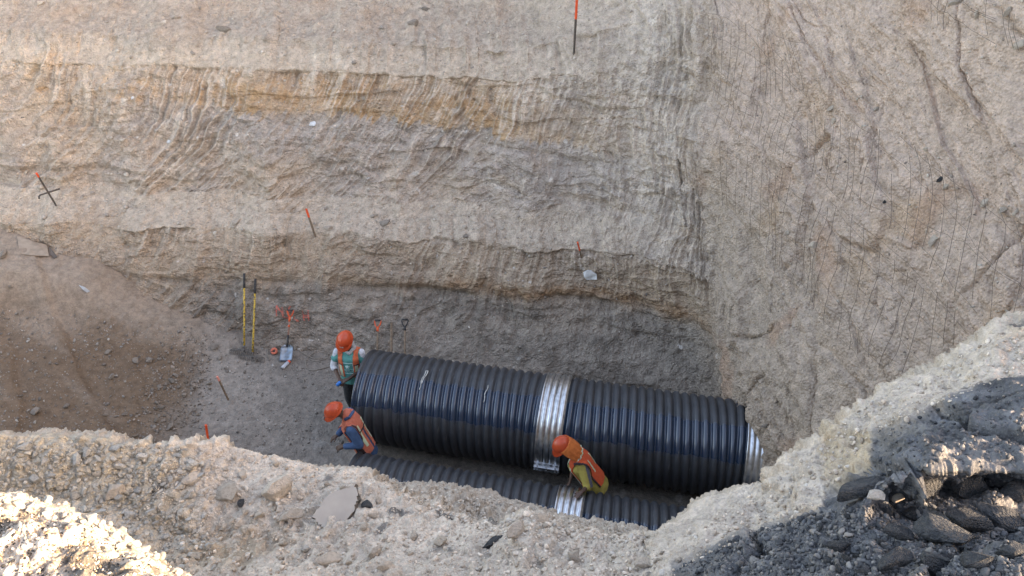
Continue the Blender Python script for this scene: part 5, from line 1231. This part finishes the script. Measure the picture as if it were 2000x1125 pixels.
tag(scatter('wall_grit', 4200, lambda r_: (1200+r_.rand()*800, r_.rand()*900), (B_WALL,), .006, .035, M_GRAV, 2.6, 12, SMALL, .35, [(.50, .43, .36), (.44, .37, .3), (.56, .50, .43), (.30, .25, .21)]), 'small stones standing out of the right hand wall', 'grit')
tag(scatter('wall_grit', 4200, lambda r_: (r_.rand()*1300, r_.rand()*700), (B_WALL,), .008, .04, M_GRAV, 2.6, 13, SMALL, .35, [(.48, .42, .35), (.42, .36, .3), (.56, .51, .45), (.28, .25, .22)], keep=lambda p, n: n.z <= .72), 'small stones standing out of the far wall', 'grit')

# ------------------------------------------------------------------ wire netting hanging on the right wall
M_WIRE = dirty('rusty_wire', (.11, .085, .065), (.20, .155, .12), .7, 30, .1)
def netting():
    cp = WP[..., 1]*cos(PITCH)-(WP[..., 2]-CAMZ)*sin(PITCH); up = WP[..., 1]*sin(PITCH)+(WP[..., 2]-CAMZ)*cos(PITCH)
    PU = 1000+FPX*WP[..., 0]/cp; PV = 562.5-FPX*up/cp
    nn = normals(blur(WP, 14)); nn = np.where(nn[..., 0:1] > 0, -nn, nn)
    S0 = WS[:, 0]; r_ = random.Random(8); WQ = blur(blur(WP, 14), 14)
    def inside(poly, x, y):
        c = False; j = len(poly)-1
        for i in range(len(poly)):
            if ((poly[i][1] > y) != (poly[j][1] > y)) and (x < (poly[j][0]-poly[i][0])*(y-poly[i][1])/(poly[j][1]-poly[i][1])+poly[i][0]): c = not c
            j = i
        return c
    panels = [([(1385, 20), (1450, 40), (1580, 75), (1585, 170), (1560, 210), (1400, 200)], 'wire netting panel at the top left of the right wall', .19, .26),
              ([(1395, 190), (1620, 215), (1760, 260), (1900, 350), (2040, 430), (2040, 620), (1950, 640), (1800, 520), (1700, 430), (1560, 330), (1400, 250)], 'large wire netting panel sagging across the middle of the right wall', .21, .32),
              ([(1400, 260), (1560, 340), (1700, 440), (1850, 570), (1930, 650), (1760, 730), (1650, 690), (1520, 520), (1420, 400)], 'lower wire netting panel hanging down to the near crest', .21, .32),
              ([(1790, -20), (2040, 10), (2040, 110), (1900, 80), (1800, 30)], 'loose wires at the top right of the right wall', .11, .2)]
    for poly, lb, ds, dz in panels:
        sh = []; jx = r_.uniform(0, 9)
        s = .3
        while s < 8.4:
            i0 = int(np.argmin(abs(S0-s))); run = []
            for j in range(0, WP.shape[1]-40, 9):
                k = int(np.clip(i0+3.0*sin(j*.012+jx)+3*noise(np.array([[s*.6, j*.012, jx]]))[0], 0, WP.shape[0]-1))
                P_ = WP[k, j]; ok = inside(poly, PU[k, j], PV[k, j])
                if ok: run.append(Vector(WQ[k, j]+nn[k, j]*.075))
                if (not ok or r_.random() < .035) and run:
                    if len(run) > 2: sh.append(tube(run, .0028, 4, False))
                    run = []
            if len(run) > 2: sh.append(tube(run, .0028, 4, False))
            s += ds*r_.uniform(.75, 1.3)
        j = 30
        while j < WP.shape[1]-60:
            run = []
            for i in range(int(np.argmin(abs(S0-.3))), WP.shape[0]-30, 9):
                k = int(np.clip(j+9*noise(np.array([[i*.006, j*.1, jx]]))[0]*3-(i-700)*.03, 1, WP.shape[1]-2)); ok = inside(poly, PU[i, k], PV[i, k])
                if ok: run.append(Vector(WQ[i, k]+nn[i, k]*.078))
                if (not ok or r_.random() < .02) and run:
                    if len(run) > 3: sh.append(tube(run, .0020, 4, False))
                    run = []
            if len(run) > 3: sh.append(tube(run, .0020, 4, False))
            j += int(dz/.016*r_.uniform(.7, 1.4))
        if sh:
            o0 = sh[0][0][0]; o = part('wire_netting', sh, M_WIRE, None, o0); o.location = o0; tag(o, lb, 'wire netting', 'wire netting on the right wall')
netting()

# ------------------------------------------------------------------ what shades the pit: an unseen, added building right of the frame, put there to block the sun
def blocker():
    root = empty('sun_blocker', (24, 22, 8.2), 'added, unseen, sun-shading building beyond the right wall', 'blocker')
    O = Vector((24, 22, 8.2)); m = dirty('render_coat', (.45, .42, .38), (.38, .35, .31), .9, 2, .3); g = new_mat('window_glass', (.03, .035, .04), .1, 0, .6); f_ = new_mat('window_frame', (.3, .3, .3), .5)
    # near end wall faces the camera side; long wall faces the pit
    x0, x1, y0, y1, z0, z1 = 20, 30, -.55, 52, 7.0, 24
    part('wall', [box(((x0+x1)/2, (y0+y1)/2, (z0+z1)/2), x1-x0, y1-y0, z1-z0)], m, root, O)
    part('roof', [box(((x0+x1)/2, (y0+y1)/2, z1+.15), x1-x0+.4, y1-y0+.2, .3)], new_mat('roof_sheet', (.3, .3, .3), .6), root, O)
    for fl in range(4):
        for k in range(12):
            y = 2.5+k*4.1; z = 10+fl*3.6
            w_ = part('window', [box((x0-.02, y, z), .10, 1.5, 1.5)], f_, root, O); part('pane', [box((x0-.08, y, z), .03, 1.36, 1.36)], g, w_, O)
blocker()
